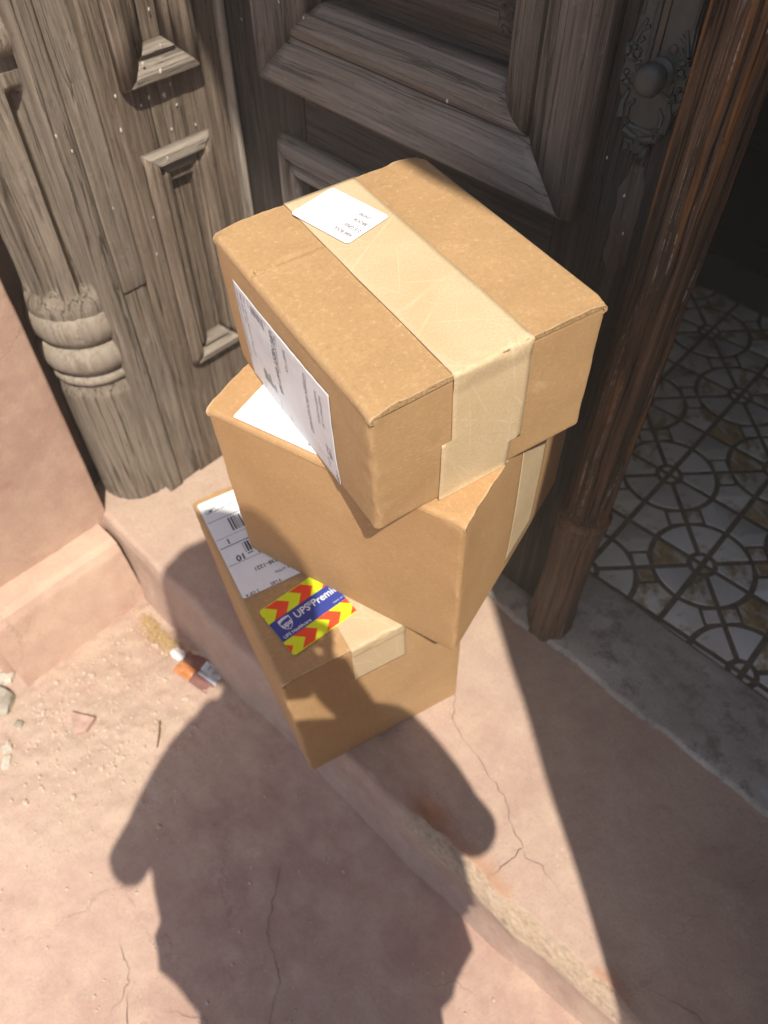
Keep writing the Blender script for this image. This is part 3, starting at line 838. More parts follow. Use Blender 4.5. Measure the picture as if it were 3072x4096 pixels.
# ------------------------------------------------------------------ boxes
def text_polys(s, size, bold=0, align='LEFT', sx=1.0):
    cu = bpy.data.curves.new('t', 'FONT'); cu.body = s; cu.size = size; cu.align_x = align; cu.offset = bold; cu.resolution_u = 3
    ob = bpy.data.objects.new('t', cu); C.objects.link(ob)
    dg = bpy.context.evaluated_depsgraph_get(); dg.update()
    me = ob.evaluated_get(dg).to_mesh()
    V = [(v.co.x * sx, v.co.y) for v in me.vertices]; F = [tuple(p.vertices) for p in me.polygons]
    ob.evaluated_get(dg).to_mesh_clear()
    bpy.data.objects.remove(ob); bpy.data.curves.remove(cu)
    return V, F

class Print:
    """flat print: 2D shapes mapped on a face by M2(x, y) -> 3D"""
    def __init__(s, M2): s.V, s.F, s.M2 = [], [], M2
    def poly(s, pts):
        b = len(s.V); s.V += [s.M2(*p) for p in pts]; s.F.append(tuple(range(b, b + len(pts))))
    def rect(s, x0, y0, x1, y1): s.poly([(x0, y0), (x1, y0), (x1, y1), (x0, y1)])
    def text(s, t, x, y, size, bold=0, align='LEFT', sx=1.0):
        V, F = text_polys(t, size, bold, align, sx); b = len(s.V)
        s.V += [s.M2(x + a, y + c) for a, c in V]; s.F += [tuple(b + i for i in f) for f in F]
    def bars(s, x, y, w, h, seed, n=44, vert=True):
        r = random.Random(seed); p = 0
        while p < 1:
            a = r.choice((.6, .6, 1.2, 1.8)) / n; g = r.choice((.6, .8, 1.4)) / n
            if p + a <= 1:
                if vert: s.rect(x + p * w, y, x + (p + a) * w, y + h)
                else: s.rect(x, y + p * h, x + w, y + (p + a) * h)
            p += a + g
    def done(s, name, mat, parent):
        o = mesh_obj(name, s.V, s.F, mat, parent, smooth=False, fixn=False)
        if name in ('lettering', 'small_print'): o['kind'] = 'stuff'
        return o

def rounded(w, h, r, n=5):
    out = []
    for cx, cy, a in ((w - r, h - r, 0), (r, h - r, 90), (r, r, 180), (w - r, r, 270)):
        out += [(cx + r * math.cos(rad(a + 90 * i / n)), cy + r * math.sin(rad(a + 90 * i / n))) for i in range(n + 1)]
    return out

def sheet(name, poly, M3, t, mat, parent):
    """thin sticker with thickness; M3(x, y, h)"""
    n = len(poly)
    V = [M3(x, y, h) for h in (0, t) for x, y in poly]
    F = [tuple(range(n, 2 * n))] + [(i, (i + 1) % n, n + (i + 1) % n, n + i) for i in range(n)]
    return mesh_obj(name, V, F, mat, parent, smooth=False, fixn=False)

def make_box(label, W, D, z0, z1, origin, ang, mat, tape_x, tape_drop, crush=1.0, group='stacked cardboard boxes', creases=(), steps=None, tmat=None):
    mw = S2W @ Matrix.Translation((origin[0], origin[1], z0)) @ Matrix.Rotation(rad(ang), 4, 'Z')
    root = thing('cardboard_box', label, 'box', group=group, mw=mw)
    H = z1 - z0; sd = ang
    def bulge(w, d):
        bx_ = math.sin(math.pi * max(0, min(1, w.x / W))); by = math.sin(math.pi * max(0, min(1, w.y / D))); bz = math.sin(math.pi * max(0, min(1, w.z / H)))
        v = Vector(w)
        if w.x < .004: v.x -= .0028 * by * bz
        if w.x > W - .004: v.x += .0028 * by * bz
        if w.y < .004: v.y -= .0025 * bx_ * bz
        if w.y > D - .004: v.y += .0025 * bx_ * bz
        # crumpled corners
        e = (1 - sm(0, .022, min(w.x, W - w.x))) * (1 - sm(0, .022, min(w.y, D - w.y)))
        a = e * crush * .0017
        front = 1.0 if (w.x < .05 and w.y < .05) else .35
        v.x += a * front * fbm((w.x + sd, w.y, w.z * .5), 55); v.y += a * front * fbm((w.x, w.y + sd, w.z * .5), 55)
        a2 = crush * .0008
        v.x += a2 * fbm((w.x + sd, w.y, w.z), 11); v.y += a2 * fbm((w.x, w.y + sd, w.z), 11)
        return v
    V, F = rbox((0, 0, 0), (W, D, H - .0032), .0055, (34, 34, 40), 4, bulge)
    mesh_obj('body', V, F, mat, root, fixn=False)
    # two top flaps folded over from the long sides, meeting under the tape
    ny = 150
    for side in (0, 1):
        r = .0065; pr = []
        seam = W / 2 - .0007
        top = [(r + (seam - r) * i / 16, 0) for i in range(1, 17)]
        arc_ = [(r - r * math.cos(math.pi / 2 * i / 6), -r + r * math.sin(math.pi / 2 * i / 6)) for i in range(0, 7)]
        outer = [(.0030, -.0135), (.0006, -.0115), (0, -.009)] + arc_ + top
        inner = [(seam, -.0027), (r, -.0027), (.0036, -.0060), (.0042, -.009), (.0045, -.0135)]
        pr = outer + inner; k = len(pr)
        V, F = [], []
        for i in range(ny + 1):
            y = -.0012 + (D + .0024) * i / ny
            t = i / ny
            edge = (1 - sm(0, .05, t)) + (1 - sm(0, .05, 1 - t))
            for j, (x, z) in enumerate(pr):
                xx = x if side == 0 else W - x
                q = Vector((xx, y, H + z))
                fr_ = sm(0, .06, x)
                dz = crush * (.0013 * fbm((xx + sd, y, 3), 16) * fr_ + edge * .0016 * fbm((xx * 1.2 + sd, side, 1), 34) * sm(0, .02, x))
                dz += .0022 * fr_ * math.sin(math.pi * t) * (.5 - x / W)
                dz -= crush * .0035 * edge * (1 - sm(.0, .03, x)) * (z > -.01)
                dy = edge * crush * .0011 * fbm((xx + sd, 4, 9), 60) * (1 if t > .5 else -1)
                wall = (-.0009 * math.sin(math.pi * t) + .0045 * (edge * .6) ** 4) * sm(-.003, -.009, z)
                for cy_, cx0, cx1, ca in creases:
                    if side == 0: dz -= ca * math.exp(-((y - cy_) / .0028) ** 2) * sm(cx0 - .01, cx0, x) * (1 - sm(cx1, cx1 + .02, x)) - .5 * ca * math.exp(-((y - cy_ + .007) / .004) ** 2) * sm(cx0 - .01, cx0, x) * (1 - sm(cx1, cx1 + .02, x))
                q.z += dz; q.y += dy; q.x += wall * (1 if side == 0 else -1)
                V.append(q)
        F = [(i * k + j, i * k + (j + 1) % k, (i + 1) * k + (j + 1) % k, (i + 1) * k + j) for i in range(ny) for j in range(k)]
        e0 = len(F)
        F += [tuple(range(k)), tuple(ny * k + j for j in range(k))[::-1]]
        o = mesh_obj('flap', V, F, mat, root, auto=50)
        o.data.materials.append(RAW)
        for p in o.data.polygons[e0:]: p.material_index = 1
    # paper tape along the seam and over the edge
    def tape(x0, x1, path, name='tape', seed=0, wob=1.0):
        nx = 16; V, F = [], []
        for i, (y, z) in enumerate(path):
            a0_, a1_ = (x0, x1) if not (steps and z < H - .02) else ((steps[0] if z < steps[2] else x0), (steps[1] if z < steps[3] else x1))
            for j in range(nx + 1):
                x = a0_ + (a1_ - a0_) * j / nx
                nearedge = math.exp(-(((y + .0015) / .012) ** 2)) * (z > H - .02)
                a = .0009 * wob * nearedge * (fbm((x + seed, y, z), 90) + .8 * fbm((x, y + seed, z), 180))
                dx = .0010 * fbm((j // nx * 5 + seed, y * .5, z * .5), 14)
                seamg = -.0007 * math.exp(-((x - W / 2) / .0016) ** 2) if z > H - .001 and y > .01 else 0
                lift = .0016 * sm(.05, .0, D - y) * 0
                V.append((x + dx, y - a - (0 if z > H - .001 else .0), z + a + seamg + lift))
        F = [(i * (nx + 1) + j, i * (nx + 1) + j + 1, (i + 1) * (nx + 1) + j + 1, (i + 1) * (nx + 1) + j) for i in range(len(path) - 1) for j in range(nx)]
        o = mesh_obj(name, V, F, tmat or TAPE, root, fixn=False, auto=60)
        m = o.modifiers.new('s', 'SOLIDIFY'); m.thickness = .00015; m.offset = 1
        return o
    T = .0022
    def dome(y):
        t = (y + .0012) / (D + .0024)
        return .0022 * math.sin(math.pi * max(0, min(1, t))) * .12
    path = [(y, H + T * .45 + dome(y) + .0009) for y in lin(D - .0005, .006, 60)] + [(.003, H + .0016), (.0005, H + .0014), (-.0016, H + .0004), (-.0026, H - .0014), (-.0030, H - .004)]
    zend = H - tape_drop
    def fb(z):    # bulge of front face under the tape
        return -.0025 * math.sin(math.pi * max(0, min(1, z / H))) - .0011
    zl = lin(H - .008, zend, 24)
    if steps: zl = sorted(zl + [steps[2] + .00012, steps[2] - .00012, steps[3] + .00012, steps[3] - .00012], reverse=True)
    path += [(min(-.0030 if z > H - .02 else 0, fb(z)), z) for z in zl]
    if zend < .01: path += [(-.0020, .0016), (.0012, -.0004)]
    tape(tape_x[0], tape_x[1], path)
    pathb = [(D + .0006, H - .003), (D + .0008 + .003, H - .03), (D + .0042, H - .06)]
    return root, H, tape, fb

ZS = [0, .3476, .6331, .8002]
# bottom box
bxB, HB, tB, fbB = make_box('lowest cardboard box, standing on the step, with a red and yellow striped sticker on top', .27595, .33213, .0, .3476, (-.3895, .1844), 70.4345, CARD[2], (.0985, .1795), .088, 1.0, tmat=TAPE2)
bxM, HM, tM, fbM = make_box('middle cardboard box of the stack, turned crosswise between the other two', .32222, .32884, .3476, .6331, (-.2521, .3625), 101.18, CARD[1], (.140, .2195), .262, .8)
bxT, HT, tT, fbT = make_box('topmost cardboard box of the stack, with wide pale tape and address label on top', .25711, .30712, .6331, .8002, (-.3124, .3001), 74.2185, CARD[0], (.0835, .1695), .163, 1.2, creases=((.2215, .004, .072, .0011),), steps=(.0725, .1580, .7202 - .6331, .6727 - .6331))
# lettering and stickers -------------------------------------------------
E = .0012
# sticker on the bottom box
def frame(o, xdir, ydir, h0):
    o, xd, yd = Vector(o), Vector(xdir), Vector(ydir); n = xd.cross(yd)
    return (lambda x, y, h=0: o + xd * x + yd * y + n * (h0 + h))
a = math.atan2(.0186, .1017)
SX = Vector((math.cos(a), math.sin(a), 0)); SY = Vector((-math.sin(a), math.cos(a), 0))
SW, SH = .1034, .0845
ST = frame((.0310, .0267, HB + .0020), SX, SY, 0)
stk = sheet('sticker', rounded(SW, SH, .005), ST, .0004, YELLOW, bxB)
def clipx(poly, w):
    return clip(clip(poly, lambda p: p[0] - .0001), lambda p: w - .0001 - p[0])
b0, b1 = .0250, .0585
cw, cd_ = .0195, .0125
for y0, y1 in ((0.0012, b0), (b1, SH - .0012)):
    x = -.030 if y0 > .02 else -.024
    while x < SW + .02:
        ym = (y0 + y1) / 2
        up = clipx([(x, y0), (x + cw, y0), (x + cw + cd_, ym), (x + cd_, ym)], SW)
        dn = clipx([(x + cd_, ym), (x + cw + cd_, ym), (x + cw, y1), (x, y1)], SW)
        stripe = Print(lambda x, y: ST(x, y, .0006))
        for p in (up, dn):
            if len(p) > 2: stripe.poly(p)
        if stripe.F: 
            so1 = stripe.done('stripe', RED, stk)
            bmw = bmesh.new(); bmw.from_mesh(so1.data); bmesh.ops.remove_doubles(bmw, verts=bmw.verts, dist=1e-5); bmw.to_mesh(so1.data); bmw.free()
        x += 2 * cw
bnd = Print(lambda x, y: ST(x, y, .0008)); bnd.rect(.0001, b0, SW - .0001, b1); bnd.done('band', BLUE, stk)
wt = Print(lambda x, y: ST(x, y, .0010))
wt.text('UPS', .034, .0425, .0155, .0002, sx=.92); wt.text('\u00ae', .0565, .0475, .0085, .0001)
wt.text('Premier', .0625, .0425, .0155, .0002, sx=.92)
wt.text('UPS Healthcare', .0045, .0275, .0068, .0001)
wt.text('Premier care', .086, .0295, .003, 0)
def shield(cx, cy, s):
    pts = [(-1, 1.02), (-.5, 1.14), (0, 1.18), (.5, 1.14), (1, 1.02), (1.0, .2), (.92, -.25), (.70, -.68), (.38, -.98), (0, -1.2), (-.38, -.98), (-.70, -.68), (-.92, -.25), (-1, .2)]
    return [(cx + p[0] * s, cy + p[1] * s * 1.0) for p in pts]
so_, si_ = shield(.0195, .0455, .0088), shield(.0195, .0453, .0077)
for i in range(len(so_)):
    j = (i + 1) % len(so_); wt.poly([so_[i], so_[j], si_[j], si_[i]])
wt.text('ups', .0195, .0415, .0108, .0003, 'CENTER')
arcp = [(.0195 + .0077 * t, .0498 + .0026 * (1 - (1 - t) ** 2 * .5)) for t in (-1, -.5, 0, .5, 1)]
wt.poly([(.0118, .0495), (.0160, .0518), (.0272, .0528), (.0272, .0536), (.0195, .0541), (.0118, .0533)])
wt.done('lettering', WHITEINK, stk)

# shipping label on the bottom box, printed the other way up
LT = frame((.112, .322, HB + .0018), (-1, 0, 0), (0, -1, 0), 0)     # x runs to -x, y runs to -y
LWd, LHt = .1065, .1840
lab = sheet('shipping_label', rounded(LWd, LHt, .004), LT, .0003, PAPER, bxB)
pr = Print(lambda x, y: LT(x, y, .0005))
X = lambda bx_: .112 - bx_
Yv = lambda by_: .322 - by_
for yb, t in ((.2811, .0009), (.2460, .0006), (.2291, .0014), (.1961, .0007)):
    pr.rect(.002, Yv(yb) - t / 2, LWd - .002, Yv(yb) + t / 2)
pr.bars(.028, Yv(.2765), .052, .025, 3, 40)
pr.text('1', X(.026), Yv(.2415), .013, .0004)
pr.bars(.030, Yv(.2255), .045, .018, 8, 30)
pr.text('1 \u2013 10', X(.0585), Yv(.208), .0145, .0004)
pr.text('238\u20131221', X(.072), Yv(.1775), .0088, .0002)
pr.text('MART ATTN:', X(.094), Yv(.158), .0058, .0001)
pr.text('9 LBS', X(.063), Yv(.1435), .0068, .0001)
pr.text('2 OF 4', X(.030), Yv(.1430), .0068, .0001)
pr.text('BILLING: P/P', X(.052), Yv(.3005), .005, 0)
pr.rect(X(.028), Yv(.2985), X(.012), Yv(.2975)); pr.rect(X(.028), Yv(.3045), X(.012), Yv(.3035)); pr.rect(X(.0125), Yv(.3045), X(.012), Yv(.2975)); pr.rect(X(.0225), Yv(.3025), X(.0165), Yv(.2995))
pr.done('lettering', INK, lab)

# label on top of the middle box
LM = frame((.004, .292, HM + .0018), (0, -1, 0), (1, 0, 0), 0)
lm_ = sheet('shipping_label', rounded(.118, .15, .003), LM, .0003, PAPER, bxM)
pr = Print(lambda x, y: LM(x, y, .0005))
pr.rect(.088, .013, .106, .0138); pr.text('#', .096, .006, .008); pr.bars(.084, .018, .02, .018, 4, 20)
pr.text('A#0', .100, .0105, .006, .0002); pr.rect(.02, .055, .112, .0558); pr.text('X', .085, .025, .011)
pr.done('lettering', INK, lm_)
# white tag sticking out at the top of the middle box's tape
tg = sheet('paper_tag', [(0, 0), (.016, .004), (.022, .03), (.004, .03)], frame((.200, -.0052, HM - .040), (1, 0, 0), (0, 0, 1), 0), .0003, PAPER, bxM)

# labels of the top box
LT2 = frame((.1013, .2046, HT + .0034), Vector((.0598, .016, 0)).normalized(), Vector((-.016, .0598, 0)).normalized(), 0)
l2 = sheet('address_label', rounded(.0615, .083, .005), LT2, .0003, PAPER, bxT)
LQ = frame((.1013 + .0615 * .966, .2046 + .0615 * .259, HT + .0034), (-.966, -.259, 0), (-.259, .966, 0), 0)
pr = Print(lambda x, y: LT2(x, y, .0006))
def dots(P, x, y, rot180=True): pass
def vtext(P0, t, x, y, size):       # runs along the short way of the label
    V, F = text_polys(t, size, .0000, 'LEFT', .8); b = len(P0.V)
    P0.V += [P0.M2(x - c, y + a_) for a_, c in V]; P0.F += [tuple(b + i for i in f) for f in F]
vtext(pr, 'ABIE BOUL', .014, .006, .0062); vtext(pr, '215 GREE', .025, .004, .0068); vtext(pr, 'BROOK', .037, .007, .0066); vtext(pr, 'UNITED', .047, .012, .0055)
pr.text('\u2022', .004, .073, .005); 
pr.done('lettering', INK, l2)
LS = frame((-.0034, .268, .0), (0, -1, 0), (0, 0, 1), 0)       # left face: x runs to the front, y up
def lsx(x, y, h=0):
    v = LS(x, y, h)
    yy = v.y; zz = v.z
    v.x = -.0008 - h - .0028 * math.sin(math.pi * max(0, min(1, yy / .30712))) * math.sin(math.pi * max(0, min(1, zz / HT)))
    if zz > HT - .04: v.x = min(v.x, -.0013 - h)
    v.x -= .0006 * abs(fbm((yy * .6 + zz, zz - yy * .4, 2), 26)) + .0004 * abs(fbm((yy, zz * .4, 6), 60))
    return v
nx, ny = 60, 36
V = [lsx(.200 * i / nx, .004 + .131 * j / ny, 0) for j in range(ny + 1) for i in range(nx + 1)]
F = [(j * (nx + 1) + i, j * (nx + 1) + i + 1, (j + 1) * (nx + 1) + i + 1, (j + 1) * (nx + 1) + i) for j in range(ny) for i in range(nx)]
l3 = mesh_obj('shipping_label', V, F, plain('shaded thermal label paper', (.62, .62, .64), .45, .4, .04, 40, .1), bxT)  # grey paper tone carries the shade of this side under grazing sun
m = l3.modifiers.new('s', 'SOLIDIFY'); m.thickness = .0002; m.offset = 0
pr = Print(lambda x, y: lsx(x, y, .0005))
def vt(t, x, y, size, bold=0):          # text running downwards
    V_, F_ = text_polys(t, size, bold); b = len(pr.V)
    pr.V += [pr.M2(x + c, y - a_) for a_, c in V_]; pr.F += [tuple(b + i for i in f) for f in F_]
vt('Documents and Commercial Invoice', .006, .128, .0062); vt('BILLING: P/P', .014, .128, .007)
vt('Ref 1: Order Signature Required', .022, .128, .006); pr.rect(.033, .008, .0338, .130)
pr.bars(.039, .028, .030, .100, 6, 46); pr.rect(.073, .008, .0738, .130)
vt('UPS NEXT DAY AIR', .082, .128, .010, .0003); vt('TRACKING #: 1Z', .090, .128, .0065); pr.rect(.096, .008, .0968, .130)
vt('SHIP TO:', .110, .125, .008); vt('GREEN BOULEVARD', .150, .125, .009)
vt('RANDOM DRIVE', .172, .12, .006); vt('PHARMACY LTD', .180, .12, .006)
vt('1 LBS', .186, .052, .0075, .0002); vt('DWT: 10,10,1', .180, .052, .006); vt('1 OF 1', .194, .024, .0078, .0002)
pr.done('lettering', GREYINK, l3)
# the pushed-in hand hole scar on the top box
V, F = rbox((-.011, -.0045, 0), (.011, .0045, .0022), .0016, (8, 3, 1), 3, lambda w, d: w + Vector((0, 0, .0009 * fbm(w, 160))))
hs = mesh_obj('scuff', V, F, CARD[0], bxT, fixn=False); hs.location = (.0175, .2205, HT - .0004); hs.rotation_euler = (0, 0, .05)

# ------------------------------------------------------------------ litter and stones
def rock(name, label, cat, x, y, size, seed, mat, flat=.5, group=None, rz=0.0):
    bm = bmesh.new(); bmesh.ops.create_icosphere(bm, subdivisions=3, radius=1)
    for v in bm.verts:
        p = v.co.copy()
        q = Vector((max(-.72, min(.72, p.x)), max(-.72, min(.72, p.y)), max(-.6, min(.6, p.z))))
        q *= 1 + .28 * fbm(p + Vector((seed, 0, 0)), 1.1) + .10 * fbm(p + Vector((seed, 0, 0)), 3.5)
        v.co = Vector((q.x * size[0], q.y * size[1], q.z * size[0] * flat))
    o = bm_obj(name, bm, mat, None, True, 28)
    o.location = (x, y, zground(x, y) + size[0] * flat * .35); o.rotation_euler = (0, 0, rz)
    return tag(o, label, cat, group)
STONE = plain('grey rubble stone', (.30, .265, .21), .9, .15, .3, 50, .8)
STONEP = plain('pink rubble stone', (.42, .28, .22), .9, .15, .25, 60, .6)
STONEW = plain('pale rubble stone', (.48, .44, .36), .9, .15, .2, 70, .6)
G = 'broken stones at the foot of the wall'
rock('stone', 'largest grey broken stone with a dark split, at the left edge below the plinth', 'stone', -.628, -.800, (.040, .030), 2, STONE, .5, G, .5)
rock('stone', 'pale grey stone lying against the outer corner of the plinth', 'stone', -.665, -.765, (.022, .016), 9, STONEW, .7, G, .9)
rock('stone', 'small flat pink chip beside the largest grey stone', 'stone', -.590, -.845, (.018, .013), 4, STONEP, .35, G, .2)
rock('stone', 'whitish pebble below the pink chip', 'stone', -.525, -.835, (.013, .010), 6, STONEW, .6, G, 1.2)
rock('stone', 'brown angular stone between the pebble and the wall', 'stone', -.555, -.795, (.012, .009), 7, STONE, .6, G, .4)
rock('stone', 'lone oval white pebble lowest of the stones on the left', 'stone', -.500, -.850, (.0165, .011), 11, STONEW, .45, G, -.6)
# triangular flake
tc = (-.462, -.712); zb = zground(*tc) + .004
V, F = prism([(-.032, .012), (.006, -.020), (.022, -.006), (.020, .024)], -.006, .008)
o = mesh_obj('paint_flake', V, F, STONEP, None, smooth=False); o.location = (*tc, zb); o.rotation_euler = (.06, -.05, .3)
tag(o, 'triangular flat pink flake of cement lying alone in the sand', 'flake')
V, F = tube_verts([(0, 0, 0), (.018, -.013, .001), (.040, -.034, .0)], [.0016, .0019, .0012], 7)
o = mesh_obj('twig', V, F, plain('dry twig bark', (.16, .10, .06), .9, .1, .3, 90), None); o.location = (-.352, -.600, zground(-.34, -.6) + .006)
tag(o, 'short dark twig on the sandy ground left of the shadow', 'twig')
# pebbles and crumbs: nobody could count them
V, F = [], []
for k in range(1000):
    if k < 850:
        x = R.gauss(-.47, .12); y = R.gauss(-.66, .11)
    else:
        x = R.uniform(-.62, .6); y = R.uniform(-1.0, -.49)
    if y > -.478 or x < -.6: continue
    s = abs(R.gauss(0, .0021)) + .0008
    if R.random() < .03: s = R.uniform(.005, .009)
    s = min(s, .009)
    z = gf(x, y)[2]; b = len(V); n = 6
    rz = R.uniform(0, 3)
    for lv, rr in ((-.2, 1), (.45, .8)):
        for i in range(n):
            a_ = rz + 2 * math.pi * i / n; q = s * rr * R.uniform(.7, 1.15)
            V.append((x + q * math.cos(a_), y + q * .8 * math.sin(a_), z + s * lv))
    V.append((x, y, z + s * .7))
    for i in range(n):
        i2 = (i + 1) % n
        F += [(b + i, b + i2, b + n + i2, b + n + i), (b + n + i, b + n + i2, b + 2 * n)]
o = mesh_obj('gravel', V, F, plain('sandy crumbs', (.50, .385, .30), .9, .2, .3, 300), None, auto=20); tag(o, 'loose sand and crumbs of stone scattered on the pavement', None, None, 'stuff')
# straw in the corner under the step
V, F = [], []
for k in range(1100):
    t = R.random(); x = -.57 + .115 * t + R.gauss(0, .018); y = -.474 - abs(R.gauss(0, .016)) - .008 * math.sin(math.pi * t)
    z = gf(x, y)[2] + R.random() ** 2 * .014
    a_ = R.uniform(0, 3.14); l_ = R.uniform(.002, .007); w_ = .0005
    dx, dy, dz = math.cos(a_) * l_, math.sin(a_) * l_, R.uniform(-.4, .4) * l_
    b = len(V); nx_, ny_ = -math.sin(a_) * w_, math.cos(a_) * w_
    V += [(x - nx_, y - ny_, z), (x + nx_, y + ny_, z), (x + dx + nx_, y + dy + ny_, z + dz), (x + dx - nx_, y + dy - ny_, z + dz), (x + dx / 2, y + dy / 2, z + dz / 2 + .0007)]
    F += [(b, b + 1, b + 4), (b + 1, b + 2, b + 4), (b + 2, b + 3, b + 4), (b + 3, b, b + 4)]
o = mesh_obj('straw', V, F, plain('dry straw', (.52, .36, .17), .8, .2, .35, 220), None, smooth=False); tag(o, 'dry straw swept into the corner under the step', None, None, 'stuff')

def ground_pt(u, v, z):
    d = px2ray(u, v); k = (z - CAM.z) / d.z
    return CAM + d * k
pkz = zground(-.37, -.49)
pc = ground_pt(800, 2690, pkz + .006)
pk = thing('snack_wrapper', 'flat brown and orange plastic wrapper with a white ingredients patch lying on the ground', 'wrapper', (pc.x, pc.y, pkz))
WBROWN = plain('glossy brown wrapper film', (.20, .095, .075), .3, .5, .2, 80, .4)
WORANGE = plain('glossy orange wrapper film', (.50, .20, .075), .3, .5, .1, 80, .4)
WWHITE = plain('white wrapper patch', (.52, .55, .58), .35, .4, .05, 80)
def wl_(u, v, h): 
    p = ground_pt(u, v, pkz + .006); return Vector((p.x - pc.x, p.y - pc.y, .006 + h))
c1, c2, c3, c4 = wl_(765, 2592, 0), wl_(902, 2690, 0), wl_(832, 2780, 0), wl_(690, 2682, 0)
def qmap(a, b, h=0):
    p = (c1 * (1 - a) + c2 * a) * (1 - b) + (c4 * (1 - a) + c3 * a) * b
    return Vector((p.x, p.y, .004 + .005 * fbm((a * 1.3, b * 1.3, 2), 2) + .004 * math.sin(math.pi * a) * math.sin(math.pi * b) + h))
def wpart(name, a0, a1, b0, b1, h, mat):
    n = 10
    V = [qmap(a0 + (a1 - a0) * i / n, b0 + (b1 - b0) * j / n, h) for j in range(n + 1) for i in range(n + 1)]
    F = [(j * (n + 1) + i, j * (n + 1) + i + 1, (j + 1) * (n + 1) + i + 1, (j + 1) * (n + 1) + i) for j in range(n) for i in range(n)]
    o = mesh_obj(name, V, F, mat, pk)
    m = o.modifiers.new('s', 'SOLIDIFY'); m.thickness = .0004
    return o
wpart('film', 0, 1, 0, 1, 0, WBROWN)
wpart('orange_patch', .0, .44, .52, 1, .0007, WORANGE)
wp_ = wpart('white_patch', .50, 1, .06, .60, .0007, WWHITE)
pr = Print(lambda x, y: qmap(x, y, .0014))
for k in range(7):
    x = .56
    while x < .93:
        w_ = R.uniform(.02, .06); pr.rect(x, .12 + .062 * k, min(.95, x + w_), .14 + .062 * k); x += w_ + .014
pr.done('small_print', GREYINK, wp_)
pw = ground_pt(716, 2620, pkz + .004)
bm = bmesh.new(); bmesh.ops.create_icosphere(bm, subdivisions=3, radius=1)
for v in bm.verts:
    p = v.co.copy(); k_ = 1 + .3 * fbm(p, 1.6) + .14 * fbm(p, 5)
    v.co = Vector((p.x * .016 * k_, p.y * .011 * k_, p.z * .006 * k_))
o = bm_obj('paper_scrap', bm, plain('crumpled white tissue', (.75, .73, .70), .8, .2, .06, 90, .4)); o.location = (pw.x, pw.y, pkz + .008); o.rotation_euler = (0, 0, .2)
tag(o, 'small crumpled white scrap of paper beside the brown wrapper', 'paper')

# ------------------------------------------------------------------ the photographer, standing behind the camera: only the shadow is seen
per = thing('person', 'person in a dark top holding up a phone, seen only as a shadow', 'person', (.58, -.96, zground(.58, -.96)))
pO = Vector((.58, -.96, zground(.58, -.96)))
SKIN = plain('skin', (.42, .26, .19), .5, .3, .06, 60, .1)
SHIRT = plain('dark cotton top', (.06, .07, .10), .9, .1, .15, 160, .3)
JEANS = plain('blue denim', (.05, .07, .13), .9, .1, .2, 200, .3)
HAIR = plain('dark brown hair', (.03, .02, .015), .5, .3, .3, 300, .5)
def skin_mesh(name, pts, edges, radii, mat, root=0, sub=2, loc=None):
    me = bpy.data.meshes.new(name); me.from_pydata([tuple(Vector(p) - pO) for p in pts], edges, [])
    o = link(name, me, None, per)
    m = o.modifiers.new('skin', 'SKIN'); m.use_smooth_shade = True
    for i, r in enumerate(radii):
        sv = me.skin_vertices[0].data[i]; sv.radius = (r, r) if not isinstance(r, tuple) else r
        sv.use_root = (i == root)
    s = o.modifiers.new('sub', 'SUBSURF'); s.levels = sub; s.render_levels = sub
    dg = bpy.context.evaluated_depsgraph_get(); dg.update()
    me2 = bpy.data.meshes.new_from_object(o.evaluated_get(dg))
    o.modifiers.clear(); o.data = me2; me2.materials.clear(); me2.materials.append(mat)
    me2.polygons.foreach_set('use_smooth', [True] * len(me2.polygons))
    return o
FACE = Vector((-.70, .71, 0)); LEFT = Vector((-.71, -.70, 0)); UPV = Vector((0, 0, 1))
# phone in portrait, lens near its top corner
phm = Matrix((cR, cU, -cF)).transposed().to_4x4()
phm.translation = CAM - cF * .010
def phw(x, y, z): return phm @ Vector((x, y, z))
PX0, PX1 = -.061, .012
head = Vector((.452, -.931, 1.502))
neck = Vector((.575, -.965, 1.262)); chest = Vector((.588, -.975, 1.10)); waist = Vector((.575, -.945, .90)); pelvis = Vector((.575, -.945, .74))
lsh = Vector((.449, -1.030, 1.180)); rsh = Vector((.660, -.819, 1.272))
lelb = Vector((.428, -1.220, .945)); relb = Vector((.770, -.730, .962))
def along(a, b, d): return a + (b - a).normalized() * d
fwr = along(lelb, phw(PX0 - .030, -.14, .03), .275); rwr = along(relb, phw(PX1 + .030, -.14, .035), .225)
zg0 = pO.z
lh = pelvis + LEFT * .10 - UPV * .03; rh = pelvis - LEFT * .10 - UPV * .03
lk = lh + Vector((.0, .0, -.40)); rk = rh + Vector((.0, .0, -.40))
la = Vector((lk.x + .02, lk.y - .02, zg0 + .07)); ra = Vector((rk.x + .02, rk.y - .02, zg0 + .07))
pts = [pelvis, waist, chest, neck, head + Vector((.03, -.03, -.07)), lsh, (lsh + lelb) / 2, lelb, (lelb * .4 + fwr * .6), fwr, rsh, (rsh + relb) / 2, relb, (relb * .4 + rwr * .6), rwr,
       lh, lk, la, la + FACE * .12 + Vector((0, 0, -.04)), rh, rk, ra, ra + FACE * .12 + Vector((0, 0, -.04))]
eds = [(0, 1), (1, 2), (2, 3), (3, 4), (2, 5), (5, 6), (6, 7), (7, 8), (8, 9), (2, 10), (10, 11), (11, 12), (12, 13), (13, 14), (0, 15), (15, 16), (16, 17), (17, 18), (0, 19), (19, 20), (20, 21), (21, 22)]
rr = [.13, .115, .12, .062, .055, .056, .044, .040, .036, .026, .056, .044, .040, .036, .026, .092, .056, .040, .036, .092, .056, .040, .036]
skin_mesh('body', pts, eds, rr, SKIN)
